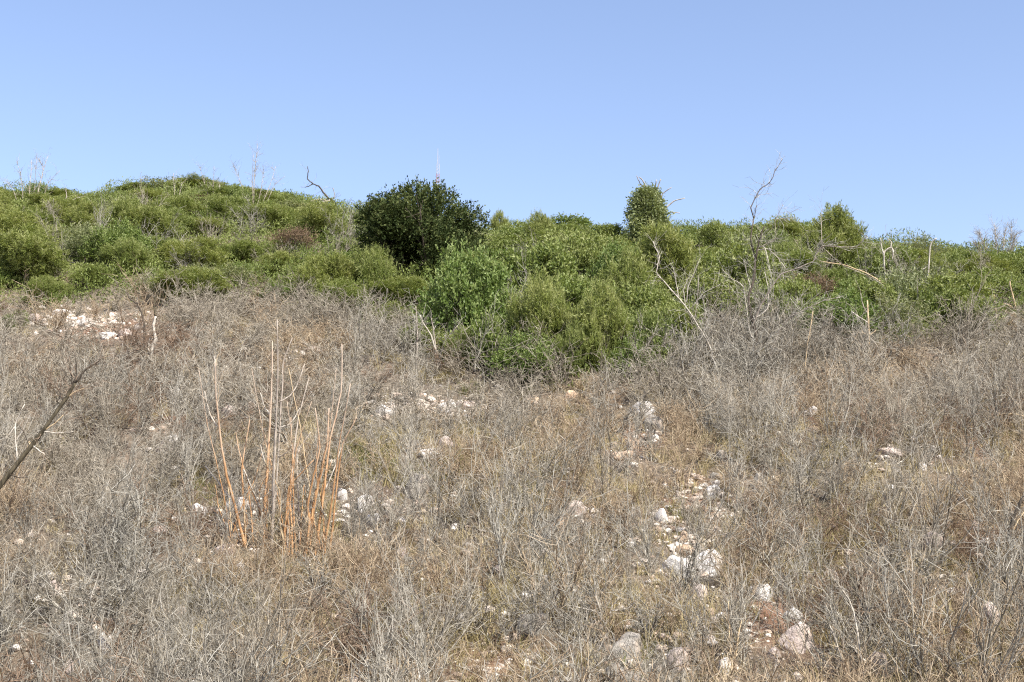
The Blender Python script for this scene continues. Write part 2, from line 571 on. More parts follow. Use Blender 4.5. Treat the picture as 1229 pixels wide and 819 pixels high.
ROCKS = [  # px of base centre, width and height in px, tone, label
    (237, 622, 26, 17, 'white', 'white limestone lump in green grass beside the orange-barked stems'),
    (282, 614, 26, 16, 'white', 'pale rock half hidden behind the orange-barked stems'),
    (190, 643, 20, 11, 'pink', 'small pinkish rock in grey twigs downhill of a white lump'),
    (47, 708, 32, 20, 'white', 'white rock under a dark twisted twig downhill of the leaning branch'),
    (62, 716, 18, 18, 'pink', 'small pink rock touching a bigger white rock under dark twigs'),
    (125, 778, 26, 17, 'white', 'white flat rock deep in grey twigs by the bottom edge'),
    (82, 808, 13, 17, 'pink', 'narrow pink stone standing in brown twigs by the bottom edge'),
    (412, 601, 13, 12, 'white', 'small pale stone next to the orange-barked stems, under a curved twig'),
    (436, 614, 21, 19, 'white', 'rounded cream rock between the orange-barked stems and upright grey stone'),
    (450, 630, 19, 14, 'white', 'low white stone just downhill of the rounded cream rock'),
    (500, 598, 30, 30, 'grey', 'upright grey stone with a dark cleft beside it'),
    (514, 551, 32, 13, 'white', 'long low pale rock uphill of the upright grey stone'),
    (535, 538, 18, 13, 'pink', 'pinkish stone on the end of a long low pale rock'),
    (533, 499, 26, 16, 'white', 'white stone on the edge of the pale stone outcrop'),
    (484, 486, 44, 14, 'grey', 'broad grey outcrop rock below the green bushes'),
    (460, 500, 26, 14, 'white', 'pale outcrop rock at the lower end of the stone band'),
    (560, 492, 30, 13, 'pink', 'pinkish outcrop rock on the far end of the stone band'),
    (772, 501, 32, 18, 'white', 'bright white rock on top of the red soil hollow'),
    (786, 520, 24, 24, 'grey', 'grey broken rock under the bright white rock by the hollow'),
    (762, 542, 18, 15, 'orange', 'rusty orange rock at the bottom of the red soil hollow'),
    (748, 553, 30, 13, 'orange', 'flat rust-tinted rock below the red soil hollow'),
    (672, 633, 23, 13, 'orange', 'flat cream stone with rusty tint alone in the grey twigs'),
    (692, 619, 28, 16, 'pink', 'pink rock uphill of the flat cream stone'),
    (660, 648, 16, 14, 'grey', 'small grey stone downhill of the flat cream stone'),
    (823, 668, 26, 13, 'orange', 'oval tan rock uphill of the pair of white boulders'),
    (814, 693, 52, 25, 'white', 'broad white boulder, the wider of the touching pair'),
    (851, 692, 32, 30, 'white', 'round white boulder with a dark notch, taller of the touching pair'),
    (842, 718, 20, 14, 'pink', 'pinkish stone under the pair of white boulders'),
    (855, 600, 19, 17, 'white', 'pale block at the head of the pebbly strip'),
    (859, 577, 17, 12, 'grey', 'small grey rock uphill of the pebbly strip'),
    (866, 552, 12, 12, 'grey', 'small pale block furthest uphill over the pebbly strip'),
    (913, 596, 22, 24, 'grey', 'grey rock with a tan stick leaning across it'),
    (796, 627, 16, 15, 'white', 'small white stone beside the pebbly strip'),
    (822, 650, 13, 12, 'orange', 'small rusty stone between the pebbly strip and white boulders'),
    (918, 720, 30, 19, 'white', 'white two-lobed rock in tan grass on the lower slope'),
    (952, 745, 28, 14, 'white', 'flat white stone tinted rust, downhill of the two-lobed rock'),
    (962, 784, 46, 36, 'pink', 'large pinkish grey rock downhill of the flat white stone'),
    (931, 792, 16, 12, 'pink', 'small pink stone next to the large pinkish grey rock'),
    (1122, 660, 24, 24, 'pink', 'pale pointed rock in tan grass on the shady lower slope'),
    (1190, 752, 26, 26, 'pink', 'pinkish rock behind a tall dark stem by the picture edge'),
    (1173, 640, 12, 13, 'pink', 'pink stone beside the thick dark leaning stem'),
    (756, 796, 48, 30, 'grey', 'big grey pitted boulder by the bottom edge with white lower rim'),
    (750, 832, 54, 28, 'grey', 'grey boulder below the big pitted one, cut by the bottom edge'),
    (815, 806, 26, 30, 'pink', 'rounded pale rock among grey twigs beside the big pitted boulder'),
    (788, 808, 18, 14, 'grey', 'small grey stone between the pitted boulder and a rounded rock'),
    (640, 762, 46, 24, 'grey', 'half hidden pale grey rock behind grey twigs uphill of the pitted boulder'),
    (868, 812, 18, 22, 'white', 'small white stone at the bottom edge beside a red-brown stem'),
    (555, 748, 13, 10, 'white', 'small pale stone alone in tan grass on the lower slope'),
    (470, 812, 16, 15, 'pink', 'pinkish stone at the bottom edge beside a dark stem'),
    (420, 822, 24, 12, 'white', 'low pale stone cut by the bottom edge'),
    (600, 690, 14, 11, 'pink', 'small pinkish stone in grey twigs mid slope'),
    (482, 668, 14, 12, 'pink', 'small pale stone downhill of the low white stone'),
    (1075, 548, 34, 10, 'pink', 'flat pale slab in reddish soil high on the scrubby slope'),
    (975, 500, 12, 12, 'white', 'small white stone beside reddish twigs near the tall dead tree'),
    (1108, 565, 14, 10, 'white', 'small white stone in grey twigs above the pointed rock'),
    (212, 478, 14, 12, 'white', 'small white stone downhill of the whitened forked trunk'),
    (195, 545, 26, 18, 'pink', 'pinkish rock at the mouth of a dark hole in the twigs'),
    (205, 535, 18, 12, 'white', 'pale stone above a pinkish rock by the dark hole'),
    (70, 380, 26, 10, 'white', 'white slab at the upper edge of the pale stony clearing'),
    (38, 386, 22, 10, 'pink', 'pinkish slab at the start of the pale stony clearing'),
    (100, 392, 20, 9, 'white', 'white stone in the middle of the pale stony clearing'),
    (126, 407, 24, 9, 'white', 'white slab at the lower edge of the pale stony clearing'),
    (150, 404, 18, 9, 'pink', 'pink stone at the lower end of the pale stony clearing'),
    (164, 396, 12, 8, 'white', 'small white stone close beside the whitened forked trunk'),
    (16, 376, 18, 9, 'grey', 'grey stone at the outer end of the pale stony clearing'),
    (375, 425, 22, 9, 'pink', 'flat pinkish stone uphill of the pale stone outcrop'),
    (300, 490, 18, 11, 'pink', 'pinkish stone beside crossed grey sticks above the orange-barked stems'),
    (275, 500, 20, 12, 'pink', 'pale stone under crossed grey sticks above the orange-barked stems'),
    (640, 484, 18, 10, 'orange', 'rust-tinted stone just below the green bushes'),
    (685, 478, 16, 9, 'orange', 'rusty stone below the green bushes near the red hollow'),
    (372, 478, 12, 9, 'white', 'small white stone uphill behind the tallest orange-barked stems'),
    (270, 668, 24, 18, 'pink', 'pinkish rock at the foot of the orange-barked stems'),
    (1000, 700, 20, 14, 'pink', 'low pinkish stone uphill of the large pinkish grey rock'),
    (1055, 800, 22, 18, 'pink', 'pale stone in tan grass at the bottom edge'),
]
templ = {k: [rock_mesh(100 + 10 * j + i, k) for i in range(5)] for j, k in enumerate(ROCKM)}
ROCKPX = []
for i, (a, b, w, h, kind, lab) in enumerate(ROCKS):
    p = at(a, b)
    m = p[1] / F
    sx, sz = w * m / 1.75, h * m * 0.8
    o = link('limestone_rock', templ[kind][i % 5])
    tag(o, lab, 'rock', 'limestone rocks on the slope')
    o.scale = (sx, sx * random.uniform(.7, 1.0), sz)
    o.rotation_euler = (random.uniform(-.15, .15), random.uniform(-.2, .2), random.uniform(-.6, .6))
    o.location = (p[0], p[1] + sx * .5, p[2] + sz * .46)
    ROCKPX.append((a, b - h * .5, w, h, p[1]))

# small loose stones: nobody could count these
ico = bmesh.new(); bmesh.ops.create_icosphere(ico, subdivisions=2, radius=1)
IV = np.array([v.co[:] for v in ico.verts]); IF = np.array([[v.index for v in f.verts] for f in ico.faces]); ico.free()
STONEP = [(100, 388, 75, 14, 300), (130, 405, 40, 6, 90), (835, 612, 42, 40, 240), (835, 655, 40, 30, 90), (490, 487, 75, 14, 380), (555, 495, 50, 10, 160), (520, 490, 95, 12, 320), (70, 384, 60, 9, 160), (420, 610, 50, 20, 70),
          (760, 535, 30, 25, 80), (940, 760, 80, 55, 60), (1070, 545, 60, 25, 110), (600, 800, 60, 30, 120), (980, 500, 60, 25, 60), (70, 720, 60, 50, 70), (680, 630, 60, 25, 60),
          (270, 630, 50, 40, 70), (800, 790, 90, 35, 45), (1150, 640, 70, 60, 80), (205, 540, 30, 25, 40), (350, 430, 60, 14, 60), (614, 620, 640, 210, 620), (800, 690, 190, 110, 420), (560, 640, 150, 90, 160)]
VV, FF, TT = [], [], []
nb = 0
for (a, b, ra, rb, n) in STONEP:
    for _ in range(n):
        px_, py_ = rng.normal(a, ra * .55), rng.normal(b, rb * .55)
        if ra > 200:
            px_, py_ = rng.uniform(-30, 1260), rng.uniform(440, 850)
        if py_ < 366:
            continue
        p = at(px_, py_)
        s = min(.014 + .026 * rng.random() ** 2 / max(rng.random(), .25), .075) * (1.25 if p[1] > 30 else 1)
        sc = s * np.array([1, .6 + .5 * rng.random(), .45 + .35 * rng.random()])
        th = rng.random() * 6.28
        Q = IV * (1 + rng.normal(0, .12, (len(IV), 1))) * sc
        Q = np.stack([Q[:, 0] * math.cos(th) - Q[:, 1] * math.sin(th), Q[:, 0] * math.sin(th) + Q[:, 1] * math.cos(th), Q[:, 2]], 1)
        VV.append(Q + p + [0, 0, s * .25]); FF.append(IF + nb); nb += len(IV)
        TT.append(np.full(len(IV), rng.random()))
m, nt, b = material('loose_stone')
nt.links.new(ramp(nt, [(0, (.30, .22, .16)), (.35, (.46, .37, .29)), (1, (.68, .63, .56))], tint_of(nt)), b.inputs['Base Color'])
b.inputs['Roughness'].default_value = .9
tag(link('loose_stones', mesh_np('loose_stones', np.concatenate(VV), [np.concatenate(FF)], m, np.concatenate(TT))), kind='stuff', label='small loose limestone chips scattered over the soil')

# ------------------------------------------------------------------ traced dead wood
def smooth_poly(P, rad, jit):
    """finer, slightly crooked centre line"""
    P = np.asarray(P, float)
    out, ro = [], []
    n = len(P)
    for i in range(n - 1):
        p0, p1, p2, p3 = P[max(i - 1, 0)], P[i], P[i + 1], P[min(i + 2, n - 1)]
        k = 4
        for j in range(k):
            t = j / k
            q = .5 * ((2 * p1) + (-p0 + p2) * t + (2 * p0 - 5 * p1 + 4 * p2 - p3) * t * t + (-p0 + 3 * p1 - 3 * p2 + p3) * t ** 3)
            if not (i == 0 and j == 0):
                q = q + rng.normal(0, jit, 3)
            q = q * .45 + (p1 + (p2 - p1) * t + rng.normal(0, jit, 3)) * .55
            out.append(q); ro.append(rad[i] + (rad[i + 1] - rad[i]) * t)
    out.append(P[-1]); ro.append(rad[-1])
    return np.array(out), np.array(ro)


def ring_tube(P, rad, sides=7):
    n = len(P)
    T = np.gradient(P, axis=0)
    _, A, B = frame_of(T)
    for i in range(1, n):   # keep the frame from spinning
        a = A[i - 1] - T[i] * (A[i - 1] @ T[i]) / max(T[i] @ T[i], 1e-9)
        A[i] = a / max(np.linalg.norm(a), 1e-9)
        B[i] = np.cross(T[i] / max(np.linalg.norm(T[i]), 1e-9), A[i])
    an = np.arange(sides) * 2 * math.pi / sides
    wob = 1 + rng.normal(0, .09, (n, sides))
    V = P[:, None] + (np.cos(an)[None, :, None] * A[:, None] + np.sin(an)[None, :, None] * B[:, None]) * (rad[:, None] * wob)[:, :, None]
    i = np.arange(n - 1)[:, None] * sides
    k = np.arange(sides)[None]
    f = np.stack([i + k, i + (k + 1) % sides, i + sides + (k + 1) % sides, i + sides + k], -1).reshape(-1, 4)
    V = np.concatenate([V.reshape(-1, 3), P[:1], P[-1:]])
    c0, c1 = n * sides, n * sides + 1
    kk = np.arange(sides)
    cap = np.concatenate([np.stack([np.full(sides, c0), (kk + 1) % sides, kk], 1), np.stack([np.full(sides, c1), (n - 1) * sides + kk, (n - 1) * sides + (kk + 1) % sides], 1)])
    return V, f, cap


def dead_wood(name, label, cat, base, polys, group=None, spread=.35, twigs=0, twigmat=None, lift=0, depth=None, thick=.72):
    """polys: (part name, px points, first width px, last width px, material); each is a part of its own"""
    bp = at(*base) if depth is None else atd(*base, depth)
    D = bp[1]
    root = link(name, None)
    root.location = bp
    tag(root, label, cat, group)
    known = [(np.array([base[0], base[1]], float), 0.0)]
    spots = []
    for k, (pn, pts, w0, w1, mt) in enumerate(polys):
        pts = np.asarray(pts, float)
        j = min(range(len(known)), key=lambda q: np.sum((known[q][0] - pts[0]) ** 2))
        near = math.sqrt(np.sum((known[j][0] - pts[0]) ** 2))
        dep = known[j][1] if near < 40 else 0.0
        slope = rng.uniform(-spread, spread)
        P, dd = [], []
        run = 0
        for i, q in enumerate(pts):
            if i: run += math.hypot(*(q - pts[i - 1])) * D / F
            dd.append(dep + slope * run)
            P.append(atd(q[0], q[1], D + dd[-1]) - bp)
        for i in range(len(pts)):
            known.append((pts[i], dd[i]))
            if i + 1 < len(pts):
                known.append(((pts[i] + pts[i + 1]) / 2, (dd[i] + dd[i + 1]) / 2))
        P = np.array(P)
        if pn in ('trunk', 'stem') and lift == 0 and abs(P[0][2]) < .6:
            g = hgt(P[0][0] + bp[0], P[0][1] + bp[1]) - bp[2]
            P[0][2] = min(P[0][2], g) - .03
        px2m = D / F / 2
        rad = np.linspace(w0, w1, len(P)) * px2m * thick
        Q, rr = smooth_poly(P, rad, .0035 + .15 * px2m)
        V, f, cap = ring_tube(Q, np.maximum(rr, .002))
        o = link(pn, mesh_np(pn, V, [f, cap], mt, smooth=True), root)
        for i in range(2, len(Q)):
            spots.append((Q[i], Q[i] - Q[i - 1], rr[i]))
    if twigs:
        S = []
        for _ in range(twigs):
            q, d, r0 = spots[rng.integers(len(spots))]
            d = unit(unit(d) + rng.normal(0, .75, 3) + [0, 0, .25])
            L = rng.uniform(.12, .45)
            r0 = max(min(r0 * .6, .005), .0024)
            for i in range(4):
                q2 = q + d * L / 4
                S.append((*q, *q2, r0, r0 * .85, .3 + .7 * rng.random()))
                if rng.random() < .7:
                    d2 = unit(d + rng.normal(0, .8, 3))
                    S.append((*q2, *(q2 + d2 * L * .35), r0 * .7, .0017, .3 + .7 * rng.random()))
                q, r0 = q2, r0 * .85
                d = unit(d + rng.normal(0, .25, 3))
        link('twig_crown', tubes_mesh('twig_crown', np.array(S), twigmat or GREY), root)
    return root


def cr(ox, oy, s, *pts):
    return [(ox + a / s, oy + b / s) for a, b in pts]


# the tall dead tree on the edge of the green bushes
k = lambda *p: cr(760, 180, 2.73, *p)
dead_wood('dead_tree', 'tall dead tree with bleached zigzag limbs and one thin dark top against the sky', 'dead tree', (898, 462), [
    ('trunk', [(898, 462), (904, 430), (908, 405), (903, 385), (898, 359), (905, 334), (906, 312)], 9, 6, B_DARK),
    ('limb', k((400, 360), (412, 300), (430, 250)), 5.5, 3, B_DARK),
    ('limb', k((400, 360), (385, 290), (395, 225), (385, 190), (415, 130), (450, 105), (465, 70), (490, 30)), 4.2, 1.2, B_DARK),
    ('limb', k((395, 225), (405, 180)), 1.8, 1, B_DARK),
    ('limb', k((385, 590), (418, 510), (440, 470), (485, 408), (540, 388), (590, 365), (600, 340), (620, 315), (670, 317), (730, 318), (765, 285)), 4.2, 1.6, B_GREYSTEM),
    ('limb', k((618, 312), (616, 250), (618, 190)), 1.6, .9, B_GREYSTEM),
    ('limb', k((620, 320), (690, 380), (764, 410), (815, 440)), 2, 1, B_GREYSTEM),
    ('limb', k((330, 800), (280, 740), (250, 640), (215, 580), (170, 510), (80, 410), (78, 385), (85, 350), (65, 300)), 4.5, 1.6, B_PALE),
    ('limb', k((170, 510), (165, 460), (180, 420)), 2, 1, B_PALE),
    ('limb', k((190, 520), (230, 470), (285, 440)), 2.4, 1, B_PALE),
    ('limb', k((150, 490), (140, 430), (130, 385)), 2.2, 1, B_PALE),
    ('limb', k((175, 500), (180, 450), (220, 355)), 2.2, 1, B_PALE),
    ('limb', k((200, 560), (210, 500), (215, 410)), 1.8, 1, B_GREYSTEM),
    ('limb', k((390, 560), (440, 520), (443, 460), (430, 400)), 2.4, 1.4, B_PALE),
    ('limb', k((405, 330), (440, 325), (475, 355), (500, 390)), 2.4, 1.6, B_PALE),
    ('limb', k((392, 620), (380, 590), (360, 450), (320, 420), (290, 390)), 2.8, 1.2, B_PALE),
    ('limb', k((440, 700), (480, 590), (510, 550), (540, 535), (590, 510), (630, 492), (670, 485)), 3, 1.6, B_GREYSTEM),
    ('limb', k((405, 320), (430, 320), (450, 400)), 2.2, 1.2, B_PALE),
    ('limb', k((412, 320), (468, 290), (465, 235), (490, 180)), 2, 1, B_GREYSTEM),
    ('limb', k((466, 228), (490, 225), (525, 224)), 1.8, .9, B_GREYSTEM),
    ('limb', k((350, 800), (330, 700), (315, 620), (285, 540)), 4.5, 2, B_DARK),
    ('limb', k((390, 470), (370, 400), (365, 365)), 2.2, 1, B_PALE),
    ('limb', k((560, 740), (570, 640), (588, 530)), 2, 1, B_TANSTEM),
], twigs=420, thick=.5)

# orange-barked stems
ORANGE_EXTRA = [(random.uniform(270, 392), random.uniform(-48, 48), random.choice((60, 90, 120, 150, 190, 230)), random.uniform(-10, 10), random.choice((B_ORANGE, B_ORANGE, B_ORANGE, B_TANSTEM))) for _ in range(22)]
k = lambda *p: cr(230, 380, 2.73, *p)
st = lambda p, a, b, m: ('stem', k(*p), a, b, m)
dead_wood('leafless_sapling', 'clump of tall leafless stems with bright orange bark low down', 'sapling', (320, 660), [
    st([(185, 785), (150, 650), (115, 520), (95, 400), (80, 260), (78, 140)], 5, 1.4, B_ORANGE),
    st([(235, 790), (240, 620), (250, 450), (262, 250), (265, 80)], 5.4, 1.4, B_ORANGE),
    st([(262, 770), (268, 560), (275, 380), (283, 180), (280, 10)], 5.2, 1.4, B_GREYSTEM),
    st([(240, 760), (232, 660), (190, 560), (160, 460), (145, 380)], 3, 1.2, B_ORANGE),
    st([(178, 760), (170, 600), (165, 500), (190, 340)], 3.4, 1.2, B_ORANGE),
    st([(366, 780), (400, 620), (430, 480), (445, 410), (450, 300)], 5.4, 1.6, B_ORANGE),
    st([(372, 760), (386, 680), (380, 620), (400, 520), (420, 430), (405, 300)], 4.4, 1.4, B_ORANGE),
    st([(400, 780), (425, 640), (440, 520), (455, 400), (490, 250), (492, 90)], 4.4, 1.3, B_ORANGE),
    st([(428, 760), (460, 600), (480, 450), (520, 220)], 3.4, 1.2, B_ORANGE),
    st([(450, 730), (475, 560), (495, 420), (540, 330)], 3, 1.1, B_ORANGE),
    st([(310, 770), (320, 640), (335, 450), (350, 330), (385, 200)], 3.4, 1.1, B_GREYSTEM),
    st([(298, 770), (315, 640), (330, 480), (325, 330)], 3.2, 1.2, B_ORANGE),
    st([(255, 780), (270, 640), (295, 280), (300, 150), (330, 70)], 3.2, 1.1, B_GREYSTEM),
    st([(355, 770), (350, 600), (345, 450), (390, 380)], 3, 1.1, B_GREYSTEM),
    st([(330, 780), (328, 690), (322, 600)], 4, 2, B_ORANGE),
    st([(205, 790), (195, 640), (185, 560)], 3, 1.4, B_ORANGE),
    st([(300, 780), (305, 700), (320, 560), (400, 470)], 2.6, 1.1, B_ORANGE),
    *[('stem', [(a, 672 - abs(a - 322) * .12), (a + d * .3, 672 - h * .35), (a + d * .6 + e, 672 - h * .7), (a + d, 672 - h)], 2.1, .7, m_)
      for a, d, h, e, m_ in ORANGE_EXTRA],
    ('twig', k((285, 460), (312, 445), (330, 420)), 2.4, 1.4, B_GREYSTEM),
    ('twig', k((285, 280), (320, 262), (345, 225), (370, 155)), 2.2, 1, B_GREYSTEM),
    ('twig', k((258, 320), (240, 300), (225, 250)), 2, 1, B_PALE),
    ('twig', k((92, 370), (60, 320), (42, 245)), 2.2, 1, B_PALE),
    ('twig', k((437, 570), (470, 490), (490, 430)), 2.4, 1.2, B_PALE),
    ('twig', k((130, 600), (80, 535), (45, 490)), 2.2, 1.2, B_PALE),
    ('twig', k((238, 660), (210, 590), (170, 500)), 2.4, 1.2, B_PALE),
    ('twig', k((290, 365), (325, 350), (355, 300)), 2, 1, B_PALE),
    ('twig', k((240, 480), (225, 420)), 2, 1, B_PALE),
], spread=.25, twigs=190, twigmat=TAN, thick=.86)

# long leaning bare branch entering from the side
dead_wood('leaning_branch', 'long straight bare branch leaning steeply across the scrub, dark with pale side twigs', 'branch', (-50, 668), [
    ('trunk', [(-50, 668), (-20, 615), (0, 583), (40, 533), (75, 485), (90, 460)], 11, 6, B_MID),
    ('limb', [(90, 460), (102, 444), (112, 438), (123, 430)], 5, 1.4, B_DARK),
    ('limb', [(88, 463), (92, 445), (90, 424)], 3.6, 1.4, B_DARK),
    ('limb', [(87, 463), (85, 447), (82, 430)], 3, 1.2, B_DARK),
    ('limb', [(86, 458), (76, 445), (68, 434)], 2, 1, B_DARK),
    ('limb', [(103, 443), (112, 437), (118, 438)], 2.4, 1, B_DARK),
    ('limb', [(92, 458), (104, 459), (115, 457)], 1.8, 1, B_MID),
    ('limb', [(77, 482), (70, 474), (64, 466)], 2.4, 1, B_DARK),
    ('limb', [(76, 481), (74, 474), (66, 462)], 2, 1, B_DARK),
    ('limb', [(80, 478), (90, 470), (102, 466)], 2, 1, B_TANSTEM),
    ('limb', [(52, 518), (68, 520), (88, 518)], 2.6, 1, B_PALE),
    ('limb', [(50, 519), (66, 508), (76, 498)], 2.2, 1, B_TANSTEM),
    ('limb', [(38, 534), (48, 542), (54, 546)], 2.6, 1.2, B_PALE),
    ('limb', [(36, 537), (28, 518), (20, 508)], 2, 1, B_DARK),
    ('limb', [(12, 570), (22, 573), (36, 574)], 2.4, 1, B_DARK),
], spread=.08, twigs=40, twigmat=BROWN, thick=.66)
dead_wood('bare_sapling', 'thin pale forked sapling standing behind the long leaning bare branch', 'sapling', (8, 612), [
    ('stem', [(8, 612), (14, 590), (24, 560), (36, 530), (32, 545)], 4, 2.5, B_TANSTEM),
    ('stem', [(20, 612), (22, 575), (20, 540), (18, 510), (30, 485)], 3.4, 1.2, B_PALE),
    ('limb', [(18, 512), (8, 525), (-8, 532)], 2, 1, B_PALE),
    ('limb', [(19, 530), (30, 512), (36, 498)], 2, 1, B_PALE),
], spread=.2, twigs=40)

# whitened forked trunk on the clearing
dead_wood('dead_tree', 'whitened forked dead trunk with a blackened top standing beside the stony clearing', 'dead tree', (184, 432), [
    ('trunk', [(184, 434), (181, 425), (184, 414), (187, 407), (184, 393), (187, 380)], 8, 4, B_PALE),
    ('limb', [(187, 380), (185, 368), (187, 357), (192, 347)], 4, 1.6, B_MID),
    ('limb', [(187, 357), (190, 349), (197, 346)], 2, 1, B_MID),
    ('limb', [(187, 384), (190, 379)], 3, 1, B_DARK),
    ('limb', [(182, 427), (177, 417), (181, 406)], 4.5, 2, B_PALE),
    ('limb', [(179, 424), (174, 419), (173, 392), (171, 378), (165, 365), (157, 360), (151, 350)], 4, 1.8, B_DARK),
], spread=.15, twigs=16, thick=.8)

# forked tan sapling and neighbours
dead_wood('bare_sapling', 'tan forked sapling with candelabra arms standing before the green bushes', 'sapling', (1044, 432), [
    ('trunk', [(1044, 432), (1043, 405), (1042, 385), (1041, 361)], 4, 2.6, B_TANSTEM),
    ('limb', [(1042, 388), (1032, 381), (1022, 374)], 2.6, 1.6, B_PALE),
    ('limb', [(1043, 404), (1036, 400), (1034, 396)], 2.4, 1.4, B_TANSTEM),
    ('limb', [(1043, 403), (1049, 399), (1051, 396)], 2.4, 1.2, B_TANSTEM),
    ('limb', [(1041, 376), (1035, 365), (1033, 352)], 1.8, 1, B_GREYSTEM),
], spread=.2, twigs=10)
dead_wood('bare_sapling', 'straight tan sapling with one low arm near the edge of the bushes', 'sapling', (1196, 392), [
    ('trunk', [(1197, 398), (1195, 375), (1192, 344)], 4, 2.2, B_TANSTEM),
    ('limb', [(1196, 378), (1188, 372), (1181, 368)], 2, 1, B_PALE),
    ('limb', [(1196, 382), (1188, 379), (1182, 377)], 1.8, 1, B_PALE),
], twigs=10)
dead_wood('bare_sapling', 'bent tan sapling top at the edge of the bushes beside a straight one', 'sapling', (1222, 390), [
    ('trunk', [(1222, 392), (1218, 365), (1214, 350), (1212, 338)], 4, 2, B_TANSTEM),
    ('limb', [(1220, 372), (1210, 366), (1202, 364)], 2, 1, B_TANSTEM),
], twigs=10)
dead_wood('bare_sapling', 'slim grey sapling in front of green bushes uphill of the dark bent branch', 'sapling', (1105, 395), [
    ('trunk', [(1105, 396), (1103, 370), (1101, 345)], 2.6, 1.4, B_GREYSTEM),
], twigs=10)
dead_wood('bare_sapling', 'leaning tan sapling between the tall dead tree and the forked one', 'sapling', (972, 432), [
    ('trunk', [(974, 434), (972, 410), (973, 392), (976, 374)], 3, 1.6, B_TANSTEM),
    ('limb', [(987, 410), (994, 392), (1000, 374)], 1.8, 1, B_GREYSTEM),
], twigs=16)
dead_wood('fallen_branch', 'dark bent branch lying over the scrub with drooping ends', 'branch', (1106, 452), [
    ('trunk', [(1106, 452), (1114, 440), (1121, 428), (1128, 426)], 3, 3, B_DARK),
    ('limb', [(1126, 426), (1140, 424), (1154, 421), (1166, 413), (1180, 404)], 3.2, 1.4, B_DARK),
    ('limb', [(1126, 426), (1130, 438), (1135, 448)], 3, 1.4, B_DARK),
    ('limb', [(1154, 421), (1162, 418), (1172, 420)], 1.6, 1, B_DARK),
], twigs=8, twigmat=BROWN, lift=1)
dead_wood('fallen_branch', 'arching tan branch bent double over the scrub, one end hanging downhill', 'branch', (1192, 512), [
    ('trunk', [(1188, 512), (1194, 503), (1200, 498), (1214, 497), (1240, 502)], 4, 3, B_TANSTEM),
    ('limb', [(1190, 508), (1199, 533), (1210, 556), (1217, 582)], 3, 2, B_TANSTEM),
    ('limb', [(1194, 503), (1196, 495), (1196, 490)], 2, 1.2, B_PALE),
], twigs=14, lift=1)
dead_wood('dead_sapling', 'thick dark stem leaning at the picture edge beside a pink stone', 'dead stem', (1203, 700), [
    ('stem', [(1203, 705), (1207, 670), (1212, 640), (1218, 618), (1228, 596)], 7, 5, B_DARK),
    ('limb', [(1211, 645), (1222, 625), (1240, 600)], 3, 1.2, B_TANSTEM),
], twigs=12)
dead_wood('dead_sapling', 'upright dark stem rising from the bottom edge in front of a pinkish rock', 'dead stem', (1213, 800), [
    ('stem', [(1212, 800), (1217, 765), (1222, 740), (1226, 720)], 5, 3, B_DARK),
    ('limb', [(1220, 748), (1208, 728), (1199, 715)], 2.4, 1, B_DARK),
], twigs=20, twigmat=GREY)
dead_wood('dead_stick', 'tan stick leaning over a grey rock on the slope', 'stick', (925, 617), [
    ('stem', [(925, 617), (912, 602), (899, 588)], 2.6, 1.6, B_PALE),
    ('twig', [(901, 590), (906, 587), (909, 585)], 1.6, 1, B_PALE)], lift=1)
dead_wood('dead_stick', 'short fat weathered stick lying in grass below the tall dead tree', 'stick', (866, 528), [
    ('stem', [(866, 528), (877, 523), (888, 519)], 4, 3, B_GREYSTEM)], lift=1)
dead_wood('dead_stick', 'dark stick lying level in the twigs near the red soil hollow', 'stick', (668, 541), [
    ('stem', [(668, 541), (690, 540), (710, 541)], 3, 1.6, B_DARK)], lift=1)
dead_wood('bare_shrub', 'pale forked twig bush with bleached arms uphill of the big grey boulder', 'shrub', (712, 772), [
    ('stem', [(712, 772), (720, 752), (721, 736), (715, 715), (714, 698)], 4, 1.8, B_PALE),
    ('limb', [(720, 757), (732, 742), (735, 728), (743, 716)], 3, 1.2, B_PALE),
    ('limb', [(734, 733), (748, 732), (757, 728), (763, 721)], 2.8, 1.2, B_PALE),
    ('limb', [(720, 736), (700, 730), (678, 726)], 2.4, 1.2, B_PALE),
    ('limb', [(705, 790), (722, 768), (736, 742)], 3, 1.4, B_TANSTEM),
], twigs=50)
dead_wood('bare_shrub', 'twisted black-stemmed twig bush uphill of a white rock', 'shrub', (111, 676), [
    ('stem', [(111, 678), (107, 664), (105, 650), (106, 640)], 5, 3, B_DARK),
    ('limb', [(105, 652), (113, 640), (124, 630), (142, 625), (160, 622)], 3, 1.4, B_DARK),
    ('limb', [(160, 622), (168, 605), (172, 600), (167, 590), (166, 580)], 2.6, 1.2, B_DARK),
    ('limb', [(106, 641), (100, 630), (84, 622), (60, 618)], 2.4, 1.2, B_DARK),
], twigs=40, twigmat=BROWN)
